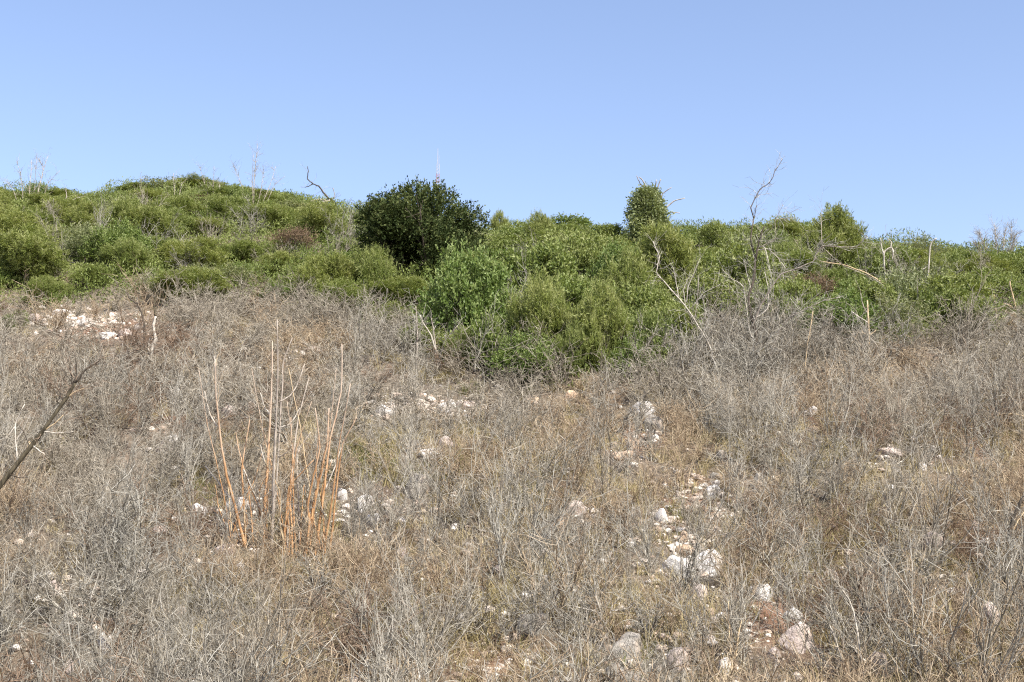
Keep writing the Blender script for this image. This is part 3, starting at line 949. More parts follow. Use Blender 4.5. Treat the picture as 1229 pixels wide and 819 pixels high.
for lab, b, pl in [
    ('black-stemmed bare bush with a leaning top by the bottom edge, next to a pinkish stone', (441, 815), [((441, 818), (436, 790), (431, 760), (428, 735), (427, 712)), ((436, 790), (440, 760), (434, 738))]),
    ('bare bush with two forking dark stems on the lower slope between stones', (500, 800), [((493, 812), (497, 790), (501, 768), (498, 745), (490, 718)), ((501, 768), (508, 740), (507, 720))]),
    ('lichen-grey bare bush with a dark leaning stem downhill of the orange-barked stems', (383, 740), [((385, 745), (382, 720), (375, 700), (366, 680)), ((382, 720), (388, 705), (386, 690))]),
    ('bare bush with one tall reddish stem beside a small white stone', (879, 812), [((880, 815), (877, 780), (875, 750), (874, 722)), ((878, 790), (886, 765), (890, 745))]),
    ('bare bush with a dark hooked stem uphill of the big grey boulder', (775, 770), [((777, 772), (776, 760), (769, 748), (768, 733)), ((776, 760), (785, 750), (788, 738))]),
    ('bare bush of long criss-crossed grey sticks uphill of the orange-barked stems', (262, 505), [((262, 507), (250, 490), (246, 468)), ((262, 505), (285, 492), (302, 482)), ((262, 507), (260, 470), (257, 428))]),
    ('dark branching bare bush in tan grass beside the forked brown stems', (968, 640), [((968, 640), (966, 620), (961, 595), (958, 570)), ((966, 640), (950, 622), (930, 600), (912, 572)), ((1000, 630), (1008, 615), (1011, 600))]),
    ('long pale fallen stick bush by the bottom edge in grey scrub', (1060, 815), [((1062, 819), (1040, 795), (1020, 775), (1008, 765)), ((1036, 760), (1025, 735), (1012, 708)), ((1020, 775), (1000, 760), (993, 748))]),
]:
    mt = B_PALE if 'pale' in lab else B_GREYSTEM if 'criss' in lab else B_TANSTEM if 'reddish' in lab else B_DARK
    dead_wood('bare_shrub', lab, 'shrub', b, [('stem', p, 3.6, 1.4, mt) for p in pl], twigs=70, group=None)
# bare stems in front of the bright bush
dead_wood('bare_shrub', 'group of pale bare stems standing against the bright green bush', 'shrub', (530, 445), [
    ('stem', [(530, 447), (528, 430), (533, 412), (543, 398), (549, 391)], 3, 1.6, B_PALE),
    ('stem', [(528, 447), (524, 425), (517, 402), (508, 388), (504, 378)], 3, 1.4, B_PALE),
    ('stem', [(522, 445), (523, 420), (520, 395), (518, 382)], 2.6, 1.4, B_GREYSTEM),
    ('stem', [(500, 430), (501, 405), (500, 380), (499, 368)], 3, 1.6, B_GREYSTEM),
    ('stem', [(534, 445), (536, 415), (533, 400)], 2, 1, B_PALE),
], twigs=40)
dead_wood('bare_shrub', 'two thin bare poles before the bright green bush foot', 'shrub', (583, 452), [
    ('stem', [(581, 454), (584, 435), (585, 410)], 2.6, 1.4, B_GREYSTEM),
    ('stem', [(593, 452), (594, 430), (595, 412)], 2.4, 1.4, B_GREYSTEM),
], twigs=16)
dead_wood('bare_shrub', 'silvery spreading bare bush before the lower tip of the green bushes', 'shrub', (765, 455), [
    ('stem', [(765, 455), (768, 430), (778, 412), (785, 402)], 3, 1.4, B_GREYSTEM),
    ('stem', [(762, 455), (758, 430), (768, 405), (770, 392)], 2.6, 1.2, B_GREYSTEM),
    ('stem', [(768, 455), (785, 435), (796, 418), (800, 400)], 2.6, 1.2, B_GREYSTEM),
], twigs=80)

# ------------------------------------------------------------------ green zone and leafless zone
BX = np.array([-400, 0, 60, 150, 330, 420, 480, 530, 600, 700, 785, 812, 840, 880, 950, 1050, 1150, 1229, 1700])
BY = np.array([374, 374, 374, 366, 372, 394, 412, 440, 460, 466, 462, 436, 412, 406, 414, 418, 408, 398, 396])


def green_zone(x, y):
    px_, py_ = pix(x, y, hgt(x, y))
    return py_ < np.interp(px_, BX, BY)


def scatter(n, x0, x1, y0, y1, ok, dist, tries=60000, taken=None):
    """points at least dist(x, y) apart"""
    cell = {}
    pts = []
    r = np.random.default_rng(n)
    C = np.stack([r.uniform(x0, x1, tries), r.uniform(y0, y1, tries)], 1)
    good = ok(C[:, 0], C[:, 1])
    for (x, y), g in zip(C, good):
        if not g:
            continue
        d = dist(x, y)
        i, j = int(x // 2), int(y // 2)
        if any((x - a) ** 2 + (y - b) ** 2 < max(d, e) ** 2 for di in (-1, 0, 1) for dj in (-1, 0, 1) for a, b, e in cell.get((i + di, j + dj), ())):
            continue
        cell.setdefault((i, j), []).append((x, y, d))
        pts.append((x, y))
        if len(pts) >= n:
            break
    return np.array(pts)


def copy_thing(root, loc, rz, s, label, group=None):
    c = root.copy(); col.objects.link(c)
    c.location = loc; c.rotation_euler = (0, 0, rz); c.scale = s
    c['label'] = label
    for ch in list(root.children):
        q = ch.copy(); col.objects.link(q); q.parent = c
    return c


# --- green bushes
KINDS = {
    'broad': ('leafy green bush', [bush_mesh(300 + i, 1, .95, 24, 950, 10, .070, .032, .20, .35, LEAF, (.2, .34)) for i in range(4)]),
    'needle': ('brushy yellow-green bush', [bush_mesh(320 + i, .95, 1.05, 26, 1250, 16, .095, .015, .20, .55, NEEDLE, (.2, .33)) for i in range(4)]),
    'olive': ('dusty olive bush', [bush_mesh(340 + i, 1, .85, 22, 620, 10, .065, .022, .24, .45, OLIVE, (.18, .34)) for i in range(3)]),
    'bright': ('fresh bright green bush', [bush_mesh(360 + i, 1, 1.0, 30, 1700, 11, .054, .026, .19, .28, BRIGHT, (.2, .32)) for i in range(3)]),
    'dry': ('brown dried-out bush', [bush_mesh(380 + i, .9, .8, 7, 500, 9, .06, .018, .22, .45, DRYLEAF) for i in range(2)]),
}
proto = {}
for kd, (lab, ms) in KINDS.items():
    proto[kd] = [(m_, bush_stems(400 + i, 1, .95, 12 if kd in ('olive', 'dry') else 8)) for i, m_ in enumerate(ms)]
GROUPB = 'green bushes covering the upper hillside'
first = {}


def put_bush(kd, i, p, s, rz, label):
    key = (kd, i)
    if key not in first:
        root = link('evergreen_bush' if kd != 'dry' else 'dried_bush', None)
        tag(root, label, 'bush', GROUPB)
        link('foliage', proto[kd][i][0], root)
        link('stem', proto[kd][i][1], root)
        first[key] = root
        root.location = p; root.rotation_euler = (0, 0, rz); root.scale = s
        return root
    return copy_thing(first[key], p, rz, s, label)


# featured bushes first: (px, base py, width px, height px, kind, label)
FEATURE = [
    (553, 428, 140, 128, 'bright', 'large fresh green bush just below the dark round tree'),
    (650, 456, 105, 112, 'needle', 'tall brushy green bush at the lower tip of the green bushes'),
    (725, 456, 98, 104, 'needle', 'brushy yellow-green bush beside the tall one at the lower tip'),
    (600, 452, 90, 78, 'broad', 'dense mid green bush tucked under the large fresh green bush'),
    (788, 452, 74, 84, 'broad', 'dark green bush at the lower tip beside the tall dead tree'),
    (690, 461, 66, 62, 'needle', 'low brushy green bush between the two tall ones at the lower tip'),
    (760, 460, 70, 60, 'bright', 'fresh green bush at the very lower tip before the dark green one'),
    (560, 446, 66, 52, 'needle', 'low yellow-green bush at the foot of the large fresh green bush'),
    (825, 428, 60, 56, 'needle', 'yellow-green bush squeezed between the lower tip and dead limbs'),
    (690, 400, 105, 80, 'broad', 'wide green bush behind the two brushy ones at the lower tip'),
    (760, 400, 110, 92, 'needle', 'wide yellow-green bush downhill of the creeper-clad tree'),
    (450, 370, 85, 74, 'needle', 'brushy yellow-green bush under the dark round tree on its open side'),
    (345, 360, 60, 45, 'broad', 'rounded green bush beside the top of the grey scrub'),
    (262, 318, 78, 36, 'dry', 'dusty brown-grey bush amid yellow-green ones on the hill shoulder'),
    (704, 291, 30, 22, 'dry', 'brown dead bush on the skyline between two green bushes'),
    (860, 310, 56, 55, 'broad', 'small tree-like green bush on the skyline near the tall dead tree'),
    (1020, 322, 66, 46, 'broad', 'taller leafy green bush on the skyline above the bleached limb'),
    (940, 312, 40, 44, 'broad', 'rounded green bush on the skyline touching the dead tree twigs'),
    (1075, 345, 100, 66, 'broad', 'wide dark green bush with a crooked white snag in it'),
    (1135, 400, 80, 56, 'broad', 'deep green bush behind the dark bent branch'),
    (1155, 345, 60, 58, 'broad', 'green bush on the skyline beside the grey bush at the ridge end'),
    (285, 250, 36, 36, 'broad', 'dark green rounded bush on the ridge among bare saplings'),
    (38, 250, 36, 42, 'bright', 'green bush on the skyline with bare twigs rising out of it'),
    (8, 402, 24, 26, 'bright', 'small dark green bush at the outer end of the stony clearing'),
    (20, 392, 30, 22, 'broad', 'low green bush in the pale stony clearing'),
    (600, 290, 30, 40, 'needle', 'small pointed green bush on the skyline beside the dark round tree'),
    (645, 300, 50, 50, 'needle', 'green bush on the skyline rising between the two notable trees'),
]
TAKEN = []
for i, (a, b, w, h, kd, lab) in enumerate(FEATURE):
    p = at(a, b)
    mpp = p[1] / F
    s = (w * mpp / 2.0, w * mpp / 2.1, h * mpp / (1.35 if b < 350 else 1.15))
    put_bush(kd, i % len(proto[kd]), p + [0, s[1] * .6, 0], s, random.random() * 6.28, lab)
    TAKEN.append((p[0], p[1] + s[1] * .6, s[0]))

def okb(x, y):
    g = green_zone(x, y) & (y < np.interp(x, RX, RY) + 2.2)
    px_, _ = pix(x, y, hgt(x, y))
    g &= (px_ > -110) & (px_ < 1340)
    for (a, b, s) in TAKEN:
        g &= (x - a) ** 2 + (y - b) ** 2 > (s * .75) ** 2
    return g
pts = scatter(300, -26, 26, 20, 64, okb, lambda x, y: .95)
_b = len(pts)
_bv = int(np.sum((lambda q: (q > -20) & (q < 1250))(pix(pts[:, 0], pts[:, 1], hgt(pts[:, 0], pts[:, 1]))[0])))
print('COUNT bushes', _b, _bv)
for i, (x, y) in enumerate(pts):
    z = hgt(x, y)
    px_, py_ = pix(x, y, z)
    nz = noise.noise(Vector((x * .13, y * .13, 3.0))) + .35 * random.uniform(-1, 1)
    hf = px_ / W
    if random.random() < .035 and not 630 < px_ < 790: kd = 'dry'
    elif random.random() < .12: kd = 'olive'
    elif nz > .12 - .25 * (hf < .35): kd = 'needle'
    elif nz > -.18: kd = 'broad'
    else: kd = 'bright' if random.random() < .6 else 'broad'
    j = random.randrange(len(proto[kd]))
    w = random.uniform(.62, 1.2)
    hh = random.uniform(.5, 1.05) * w
    if px_ > 600: hh *= 1.25
    if py_ < np.interp(px_, [0, 350, 600, 1229], [272, 272, 312, 342]): hh *= .5 if px_ < 420 else .52
    if (400 < px_ < 620 and py_ < (385 if px_ < 545 else 345)) or (735 < px_ < 900 and py_ < 352): hh *= .6
    size = 'low ' if hh < .6 else 'tall ' if hh > 1.05 else ''
    put_bush(kd, j, (x, y, z - .05), (w, w, hh), random.random() * 6.28, size + KINDS[kd][0].replace(' among green ones', '') + ' ' + where(px_, py_, LANDG))

# --- low green ground cover filling between the bushes
N = 60000
x = rng.uniform(-28, 28, N * 3); y = rng.uniform(22, 64, N * 3)
g = green_zone(x, y) & (y < np.interp(x, RX, RY) + 1.5)
x, y = x[g][:N], y[g][:N]
per = 10
ix = np.repeat(np.arange(len(x)), per)
P = np.stack([x[ix] + rng.normal(0, .07, len(ix)), y[ix] + rng.normal(0, .07, len(ix)), np.zeros(len(ix))], 1)
rh = np.clip(.46 + .28 * np.sin(x * 1.3 + 2 * np.sin(y * .9)) * np.sin(y * 1.7 - x * .4) + .12 * np.sin(x * 3.1 + y * 2.7), .12, .75)[ix]
P[:, 2] = hgt(P[:, 0], P[:, 1]) + rh * rng.random(len(ix)) ** 1.1
D_ = unit(rng.normal(0, .6, P.shape) + [0, 0, .7])
V, f, t = leaf_arrays(P, D_, .06 + .06 * rng.random(len(ix)), .018 + .016 * rng.random(len(ix)), np.clip(.05 + .35 * (np.sin(x * .8 - y * 1.1 + 2 * np.sin(y * .5)) * .5 + .5)[ix] + .3 * rng.random(len(x))[ix] + .3 * rng.random(len(ix)), 0, 1))
tag(link('undergrowth', mesh_np('undergrowth', V, [f], LEAF, t)), kind='stuff', label='low green ground cover between the bushes')

# --- the dark round tree
p = at(499, 352)
mpp = p[1] / F
root = link('evergreen_tree', None)
root.location = p + [0, 1.2, 0]
tag(root, 'dark round evergreen tree with tufted top standing out above the green bushes', 'tree')
rx, rz = 99 * mpp, 150 * mpp
V1 = bush_mesh(507, rx * 1.1, rz * .97, 72, 6600, 11, .078, .036, .26, .42, DARK, lobe_r=(.14, .29), zc=.56, tipbright=.26, zv=.85, dome=.45)
link('crown', V1, root)
S = []
for a, dx, dy in [(0, 0, 0), (1, .5, .3), (2, -.5, .3), (3, .25, -.4), (4, -.3, -.3)]:
    q = np.array([dx * .2, dy * .2, -.1]); d = unit(np.array([dx, dy, 1.0])); w = .07
    for i in range(8):
        d = unit(d + rng.normal(0, .14, 3))
        q2 = q + d * rz * .85 / 8
        S.append((*q, *q2, w, w * .86, .3)); w *= .84
        for _ in range(3):
            dd = unit(d + rng.normal(0, .8, 3))
            S.append((*q2, *(q2 + dd * .6), w * .45, .006, .3))
        q = q2
link('trunk', tubes_mesh('trunk', np.array(S), B_DARK), root)

# --- creeper-clad tree with dead twigs sticking out
p = at(780, 305)
mpp = p[1] / F
D = p[1]
root = link('creeper_clad_tree', None)
root.location = p
tag(root, 'pointed tree wrapped in pale green creeper, with dead twigs above it on the skyline', 'tree')
n = 1700
th = rng.random(n) * 6.28
zz = rng.random(n) ** .85
prof = np.interp(zz, [0, .25, .5, .75, .9, 1], [1.0, 1.0, .88, .70, .52, .3]) * 22.5 * mpp
prof *= 1 + .2 * np.sin(th * 3 + zz * 7) + .16 * np.sin(th * 5 - zz * 13) + .1 * np.sin(th * 9 + zz * 23)
fr = np.where(rng.random(n) < .75, 1.12 - .3 * rng.random(n), rng.random(n))
Pq = np.stack([np.cos(th) * prof * fr - zz * 3 * mpp, np.sin(th) * prof * fr, zz * 80 * mpp], 1)
dq = unit(np.stack([np.cos(th), np.sin(th), .5 + 0 * th], 1))
per = 10
ix = np.repeat(np.arange(n), per)
base = Pq[ix] + rng.normal(0, .085, (len(ix), 3))
V, f, t = leaf_arrays(base, unit(dq[ix] + rng.normal(0, .7, (len(ix), 3))), .05 + .05 * rng.random(len(ix)), .03 + .02 * rng.random(len(ix)),
                      np.clip(.2 + .4 * rng.random(n)[ix] + .4 * rng.random(len(ix)), 0, 1))
link('crown', mesh_np('crown', V, [f], IVY, t), root)
for pn, pts_, w0, w1, mt in [
    ('trunk', [(780, 306), (779, 270), (781, 240), (782, 228)], 6, 3, B_GREYSTEM),
    ('limb', [(781, 236), (776, 226), (771, 216), (767, 213)], 2.4, 1, B_GREYSTEM),
    ('limb', [(783, 234), (786, 225), (788, 216)], 2.4, 1.2, B_GREYSTEM),
    ('limb', [(784, 240), (789, 226), (793, 215)], 2.2, 1, B_GREYSTEM),
    ('limb', [(785, 250), (796, 232), (806, 225)], 1.8, .9, B_GREYSTEM),
    ('limb', [(788, 262), (802, 247), (810, 241), (822, 238)], 2.2, 1, B_PALE),
    ('limb', [(790, 266), (805, 255), (816, 256)], 1.8, .9, B_GREYSTEM),
    ('limb', [(776, 228), (768, 220), (764, 211)], 1.6, .8, B_GREYSTEM),
    ('limb', [(789, 252), (791, 246), (790, 238)], 2.6, 1.4, B_PALE),
]:
    off = -.3 if pn == 'limb' else 0
    Pp = np.array([atd(a, b, D + off * (j / len(pts_))) for j, (a, b) in enumerate(pts_)]) - p
    Q, rr = smooth_poly(Pp, np.linspace(w0, w1, len(Pp)) * mpp / 2, .004)
    V, f, cap = ring_tube(Q, rr)
    link(pn, mesh_np(pn, V, [f, cap], mt, smooth=True), root)

# --- bare wood on the ridge
dead_wood('bare_sapling', 'spray of bare grey twigs rising from a green bush on the skyline', 'sapling', (40, 252), [
    ('stem', [(42, 254), (47, 225), (52, 205), (57, 188)], 3, 1, B_GREYSTEM),
    ('stem', [(38, 254), (42, 220), (44, 190)], 2, .9, B_GREYSTEM),
    ('stem', [(34, 254), (36, 220), (38, 192)], 2, .9, B_GREYSTEM),
    ('stem', [(28, 254), (26, 215), (20, 194)], 2, .9, B_GREYSTEM),
    ('stem', [(46, 254), (58, 220), (72, 205)], 2, .9, B_GREYSTEM),
    ('limb', [(52, 205), (50, 198), (46, 190)], 1.4, .8, B_GREYSTEM),
    ('stem', [(24, 254), (16, 228), (6, 216)], 1.6, .8, B_GREYSTEM),
], twigs=150, thick=.42)
dead_wood('bare_sapling', 'tallest bare sapling clump on the ridge, thin pale stems in the sky', 'sapling', (304, 248), [
    ('stem', [(304, 252), (305, 220), (307, 195), (309, 176)], 2.6, .9, B_GREYSTEM),
    ('stem', [(303, 250), (303, 220), (304, 185)], 2, .9, B_GREYSTEM),
    ('stem', [(308, 250), (314, 225), (316, 205)], 2, .9, B_GREYSTEM),
    ('stem', [(312, 250), (324, 222), (331, 200)], 2, .9, B_GREYSTEM),
    ('stem', [(316, 250), (330, 222), (342, 212)], 1.6, .8, B_GREYSTEM),
    ('stem', [(299, 248), (286, 212), (278, 194)], 1.6, .8, B_GREYSTEM),
], twigs=110, thick=.42)
dead_wood('bare_sapling', 'small bare sapling clump on the ridge next to a dark rounded bush', 'sapling', (256, 246), [
    ('stem', [(258, 248), (256, 225), (257, 200)], 1.8, .8, B_GREYSTEM),
    ('stem', [(254, 248), (246, 222), (240, 202)], 1.6, .8, B_GREYSTEM),
    ('stem', [(262, 248), (264, 235), (263, 222)], 2.6, 1.4, B_PALE),
], twigs=70, thick=.42)
dead_wood('bare_sapling', 'pair of short bare twigs on the ridge away from any tree', 'sapling', (210, 244), [
    ('stem', [(209, 246), (209, 225), (208, 208)], 2, .9, B_GREYSTEM),
    ('stem', [(213, 246), (218, 222), (224, 215)], 1.6, .8, B_GREYSTEM),
], twigs=24, thick=.42)
dead_wood('fallen_tree', 'fallen dead tree on the ridge with crooked raised branch and charred stump', 'dead tree', (396, 256), [
    ('trunk', [(404, 258), (402, 246), (398, 240), (392, 238)], 6, 4, B_BLACK),
    ('limb', [(396, 240), (388, 231), (383, 224), (376, 221), (369, 215), (370, 206), (369, 200)], 3, 1.2, B_DARK),
    ('limb', [(376, 221), (370, 224), (366, 225)], 1.8, 1, B_DARK),
    ('limb', [(398, 241), (402, 235), (400, 226)], 2, 1, B_GREYSTEM),
    ('limb', [(396, 241), (385, 244), (374, 250), (366, 254)], 5, 3, B_GREYSTEM),
    ('limb', [(392, 240), (380, 240), (372, 242)], 4, 2, B_GREYSTEM),
    ('limb', [(386, 246), (360, 252), (338, 252)], 2.4, 1.2, B_PALE),
    ('limb', [(378, 250), (356, 248), (344, 249)], 2.2, 1, B_PALE),
], twigs=45)
dead_wood('dead_branch', 'grey fallen branch lying on bushes below the skyline twigs', 'branch', (75, 246), [
    ('stem', [(73, 245), (82, 243), (92, 238), (96, 237)], 3, 1.6, B_PALE),
    ('limb', [(76, 245), (80, 236), (79, 228)], 1.8, .9, B_GREYSTEM),
    ('limb', [(73, 245), (66, 243), (62, 241)], 2.2, 1.2, B_GREYSTEM),
    ('limb', [(56, 238), (48, 239), (38, 238)], 2, 1.2, B_GREYSTEM),
], twigs=14, depth=44, lift=1)
dead_wood('dead_snag', 'crooked white snag showing between dark green bushes near the skyline', 'dead tree', (1068, 318), [
    ('trunk', [(1062, 320), (1061, 306), (1064, 300), (1070, 297), (1072, 303), (1071, 312)], 3, 2, B_PALE),
    ('limb', [(1061, 306), (1058, 296), (1057, 286)], 2.4, 1.2, B_PALE),
    ('limb', [(1069, 298), (1070, 291), (1066, 287)], 2.6, 1.2, B_PALE),
], twigs=10, depth=33)
dead_wood('dead_snag', 'short white slanting dead stick in the bushes near the skyline', 'dead tree', (1107, 305), [
    ('trunk', [(1108, 304), (1116, 297), (1124, 286)], 3.6, 2.4, B_PALE),
    ('limb', [(1107, 324), (1112, 320)], 3, 1.6, B_PALE),
], depth=33, thick=.6)
dead_wood('dead_branch', 'long tan bare branch sloping down over the bushes from the dead tree', 'branch', (1062, 341), [
    ('stem', [(1062, 341), (1040, 328), (1012, 318), (985, 314)], 2.4, 1.2, B_TANSTEM)], depth=31, lift=1, twigs=6)
# grey twiggy bush at the end of the ridge
dead_wood('bare_shrub', 'grey twiggy bush at the end of the skyline, feathery tips in the sky', 'shrub', (1200, 322), [
    ('stem', [(1203, 325), (1204, 300), (1206, 280)], 2.4, 1, B_PALE),
    ('stem', [(1198, 325), (1196, 298), (1194, 272)], 2, .9, B_GREYSTEM),
    ('stem', [(1210, 325), (1214, 302), (1218, 284)], 2, .9, B_GREYSTEM),
    ('stem', [(1192, 325), (1184, 300), (1176, 282)], 2, .9, B_GREYSTEM),
    ('stem', [(1206, 325), (1212, 300), (1214, 274)], 2, .9, B_PALE),
    ('stem', [(1188, 325), (1178, 306), (1172, 296)], 2, .9, B_GREYSTEM),
], twigs=420)

# --- radio mast far behind the hill
D = 130.0
top = atd(525.5, 178, D)
gz = float(hgt(top[0], D))
root = link('radio_mast', None)
root.location = (top[0], D, gz)
tag(root, 'thin red and white banded lattice mast beyond the hilltop behind the dark tree', 'mast')
RED_P, WHITE_P = paint_mat('red_paint', (.42, .17, .15)), paint_mat('white_paint', (.46, .46, .47))
mh = top[2] - gz
ns = 31
sh = (mh - 1.6) / ns
for i in range(ns):
    S = []
    w = .15
    C = [np.array([w * math.cos(a), w * math.sin(a), 0]) for a in (0, 2.094, 4.189)]
    for c in C:
        S.append((*(c + [0, 0, i * sh]), *(c + [0, 0, (i + 1) * sh]), .028, .028, .5))
    for j in range(3):
        z0, z1 = i * sh + j * sh / 3, i * sh + (j + 1) * sh / 3
        for q in range(3):
            S.append((*(C[q] + [0, 0, z0]), *(C[(q + 1) % 3] + [0, 0, z1]), .012, .012, .5))
    link('mast_section', tubes_mesh('mast_section', np.array(S), RED_P if (ns - i) % 2 == 0 else WHITE_P), root)
link('antenna_rod', tubes_mesh('antenna_rod', np.array([(0, 0, ns * sh, 0, 0, mh, .035, .02, .5), (.12, 0, ns * sh - .1, .12, 0, ns * sh + .9, .025, .02, .5)]), WHITE_P), root)

# ------------------------------------------------------------------ leafless scrub
SH = {
    'grey': ('dense grey leafless shrub', GREY, [shrub_segs(600 + i, .9, .65, 10, 2, 2, 1.0, .0, 1.0, .2) for i in range(7)]),
    'thin': ('thin upright leafless shrub', GREY, [shrub_segs(620 + i, 1.1, .4, 7, 2, 1, 1.5, .1, 1.0, .15) for i in range(5)]),
    'tan': ('straw-coloured leafless shrub', TAN, [shrub_segs(640 + i, .8, .5, 10, 2, 1, 1.2, .0, 1.0, .17) for i in range(4)]),
    'brown': ('brown leafless shrub', BROWN, [shrub_segs(660 + i, .75, .55, 9, 2, 2, .8, .0, 1.0) for i in range(3)]),
}
CLEAR = [(100, 386, 95, 26, .95), (130, 404, 50, 8, .9), (515, 488, 85, 26, .9), (835, 605, 38, 42, .85), (765, 525, 36, 44, .95), (425, 608, 48, 22, .65), (935, 735, 40, 45, .6),
         (825, 690, 50, 28, .95), (760, 800, 55, 45, .8), (235, 610, 30, 25, .8), (675, 628, 30, 18, .8), (1070, 545, 40, 20, .5), (505, 585, 30, 30, .8), (600, 800, 50, 25, .55), (45, 700, 30, 22, .6),
         (320, 655, 72, 34, .9), (185, 400, 26, 40, .8), (60, 520, 50, 60, .35), (955, 775, 40, 30, .6), (740, 700, 60, 40, .35)]


def scrub_ok(x, y, extra=1.0):
    z = hgt(x, y)
    px_, py_ = pix(x, y, z)
    _, pt = pix(x, y, z + .7)
    g = ~green_zone(x, y) & (px_ > -330) & (px_ < 1560)
    keep = np.ones(len(x))
    for (a, b, ra, rb, k_) in CLEAR:
        inside = (np.abs(px_ - a) < ra * 1.05) & (py_ > b - rb) & ((py_ + pt) / 2 < b + rb * .9)
        keep = np.where(inside, np.minimum(keep, 1 - k_), keep)
    for (a, b, w, h, dd) in ROCKPX:
        wid = .32 * F / y
        inside = (np.abs(px_ - a) < w * .5 + wid * .6) & (py_ > b) & (pt < b + h * .2) & (y < dd + .1)
        keep = np.where(inside, np.minimum(keep, .12), keep)
    keep = np.where((px_ > 380) & (py_ > 520), keep * .8, keep)
    return g & (rng.random(len(x)) < keep)


pts = scatter(1900, -20, 20, 12.2, 42, scrub_ok, lambda x, y: .35 + .008 * max(0, y - 14))
print('COUNT scrub', len(pts))
order = np.argsort(pts[:, 1])
pts = pts[order]
pxs, pys = pix(pts[:, 0], pts[:, 1], hgt(pts[:, 0], pts[:, 1]))
inview = (pxs > -30) & (pxs < 1260) & (pys < 905)
BIG = []
idx_thing = list(np.nonzero(inview)[0][:250])
thing_set = set(idx_thing)
for a_, b_, s_ in [(850, 452, 1.5), (872, 438, 1.3), (905, 440, 1.7), (930, 450, 1.5), (955, 430, 1.3), (985, 445, 1.3), (835, 470, 1.4), (890, 478, 1.5), (1020, 440, 1.3), (925, 420, 1.4), (870, 410, 1.2), (1075, 430, 1.2), (1150, 425, 1.4), (1200, 420, 1.3)]:
    g_ = at(a_, b_)
    BIG.append((g_[0], g_[1], s_))
GROUPS = 'leafless shrubs of the scrub'
fs = {}
meshes = {}
for kd, (lab, mt, ts) in SH.items():
    for i, (a_, b_) in enumerate(ts):
        meshes[(kd, i)] = (tubes_mesh('stem', a_, mt), tubes_mesh('twig_crown', b_, mt))
for i, (x, y, s) in enumerate(BIG):
    kd, j = ('grey', i % 7) if i % 3 else ('thin', i % 5)
    px_, py_ = pix(x, y, float(hgt(x, y)))
    lab = 'extra large grey leafless shrub ' + where(px_, py_, LAND)
    loc = (x, y, float(hgt(x, y)) - .02)
    if (kd, j) not in fs:
        root = link('leafless_shrub', None)
        tag(root, lab, 'shrub', GROUPS)
        link('stem', meshes[(kd, j)][0], root)
        link('twig_crown', meshes[(kd, j)][1], root)
        root.location = loc; root.rotation_euler = (0, 0, i); root.scale = (s, s, s * .95)
        fs[(kd, j)] = root
    else:
        copy_thing(fs[(kd, j)], loc, i, (s, s, s * .95), lab)
for i, (a_, b_) in enumerate([(50, 285), (120, 300), (185, 320), (255, 300), (300, 290), (175, 285), (330, 330), (395, 330), (415, 300), (640, 345), (680, 335), (620, 410), (735, 340), (985, 350), (1080, 372), (1040, 345), (1120, 365), (70, 335), (230, 335), (940, 372), (560, 300), (1180, 350)]):
    kd, j = ('thin', i % 5) if i % 2 else ('grey', i % 7)
    g_ = at(a_, b_)
    if (kd, j) in fs:
        copy_thing(fs[(kd, j)], g_, i * 1.7, (1.1, 1.1, 1.0 + .2 * (i % 3)), 'grey bare shrub among green bushes ' + where(a_, b_, LANDG))
restS = {'grey': [], 'thin': [], 'tan': [], 'brown': []}
for q, (x, y) in enumerate(pts):
    z = float(hgt(x, y))
    px_, py_ = pix(x, y, z)
    nz = noise.noise(Vector((x * .35, y * .35, 9.0))) + .4 * random.uniform(-1, 1)
    if px_ > 330 and py_ > 540 and nz > -.02 or nz > .38: kd = 'tan'
    elif nz < -.42: kd = 'brown'
    elif nz < -.05 and py_ > 420: kd = 'thin'
    else: kd = 'grey'
    i = random.randrange(len(SH[kd][2]))
    s = random.uniform(.55, 1.0) if random.random() < .7 else random.uniform(1.0, 1.45)
    sz = s * random.uniform(.7, 1.15)
    if y > 26: s, sz = s * 1.15, sz * .95
    rz = random.random() * 6.28
    if q in thing_set:
        look = 'low ' if sz < .6 else 'tall ' if sz > 1.05 else ''
        lab = look + SH[kd][0] + ' ' + where(px_, py_, LAND)
        loc, sc = (x, y, z - .02), (s, s, sz)
        if (kd, i) not in fs:
            root = link('leafless_shrub', None)
            tag(root, lab, 'shrub', GROUPS)
            link('stem', meshes[(kd, i)][0], root)
            link('twig_crown', meshes[(kd, i)][1], root)
            root.location = loc; root.rotation_euler = (0, 0, rz); root.scale = sc
            fs[(kd, i)] = root
        else:
            copy_thing(fs[(kd, i)], loc, rz, sc, lab)
    else:
        T = np.concatenate(SH[kd][2][i])
        if y > 24 or not inview[q]:
            T = T[rng.random(len(T)) < .85].copy()
            T[:, 6:8] *= 1.3
        T = T.copy()
        c_, s_ = math.cos(rz), math.sin(rz)
        for o_ in (0, 3):
            xx = (T[:, o_] * c_ - T[:, o_ + 1] * s_) * s + x
            yy = (T[:, o_] * s_ + T[:, o_ + 1] * c_) * s + y
            T[:, o_], T[:, o_ + 1] = xx, yy
            T[:, o_ + 2] = T[:, o_ + 2] * sz + z - .02
        T[:, 8] = np.clip(T[:, 8] + random.uniform(-.12, .18), 0, 1)
        restS[kd].append(T)
for kd, nm, lab in (('grey', 'leafless_scrub', 'mass of grey leafless scrub beyond the single shrubs'), ('thin', 'upright_scrub', 'mass of thin upright grey scrub beyond the single shrubs'),
                    ('tan', 'straw_coloured_scrub', 'mass of straw-coloured twiggy scrub'), ('brown', 'brown_scrub', 'mass of brown twiggy scrub')):
    if restS[kd]:
        tag(link(nm, tubes_mesh(nm, np.concatenate(restS[kd]), SH[kd][1])), kind='stuff', label=lab)

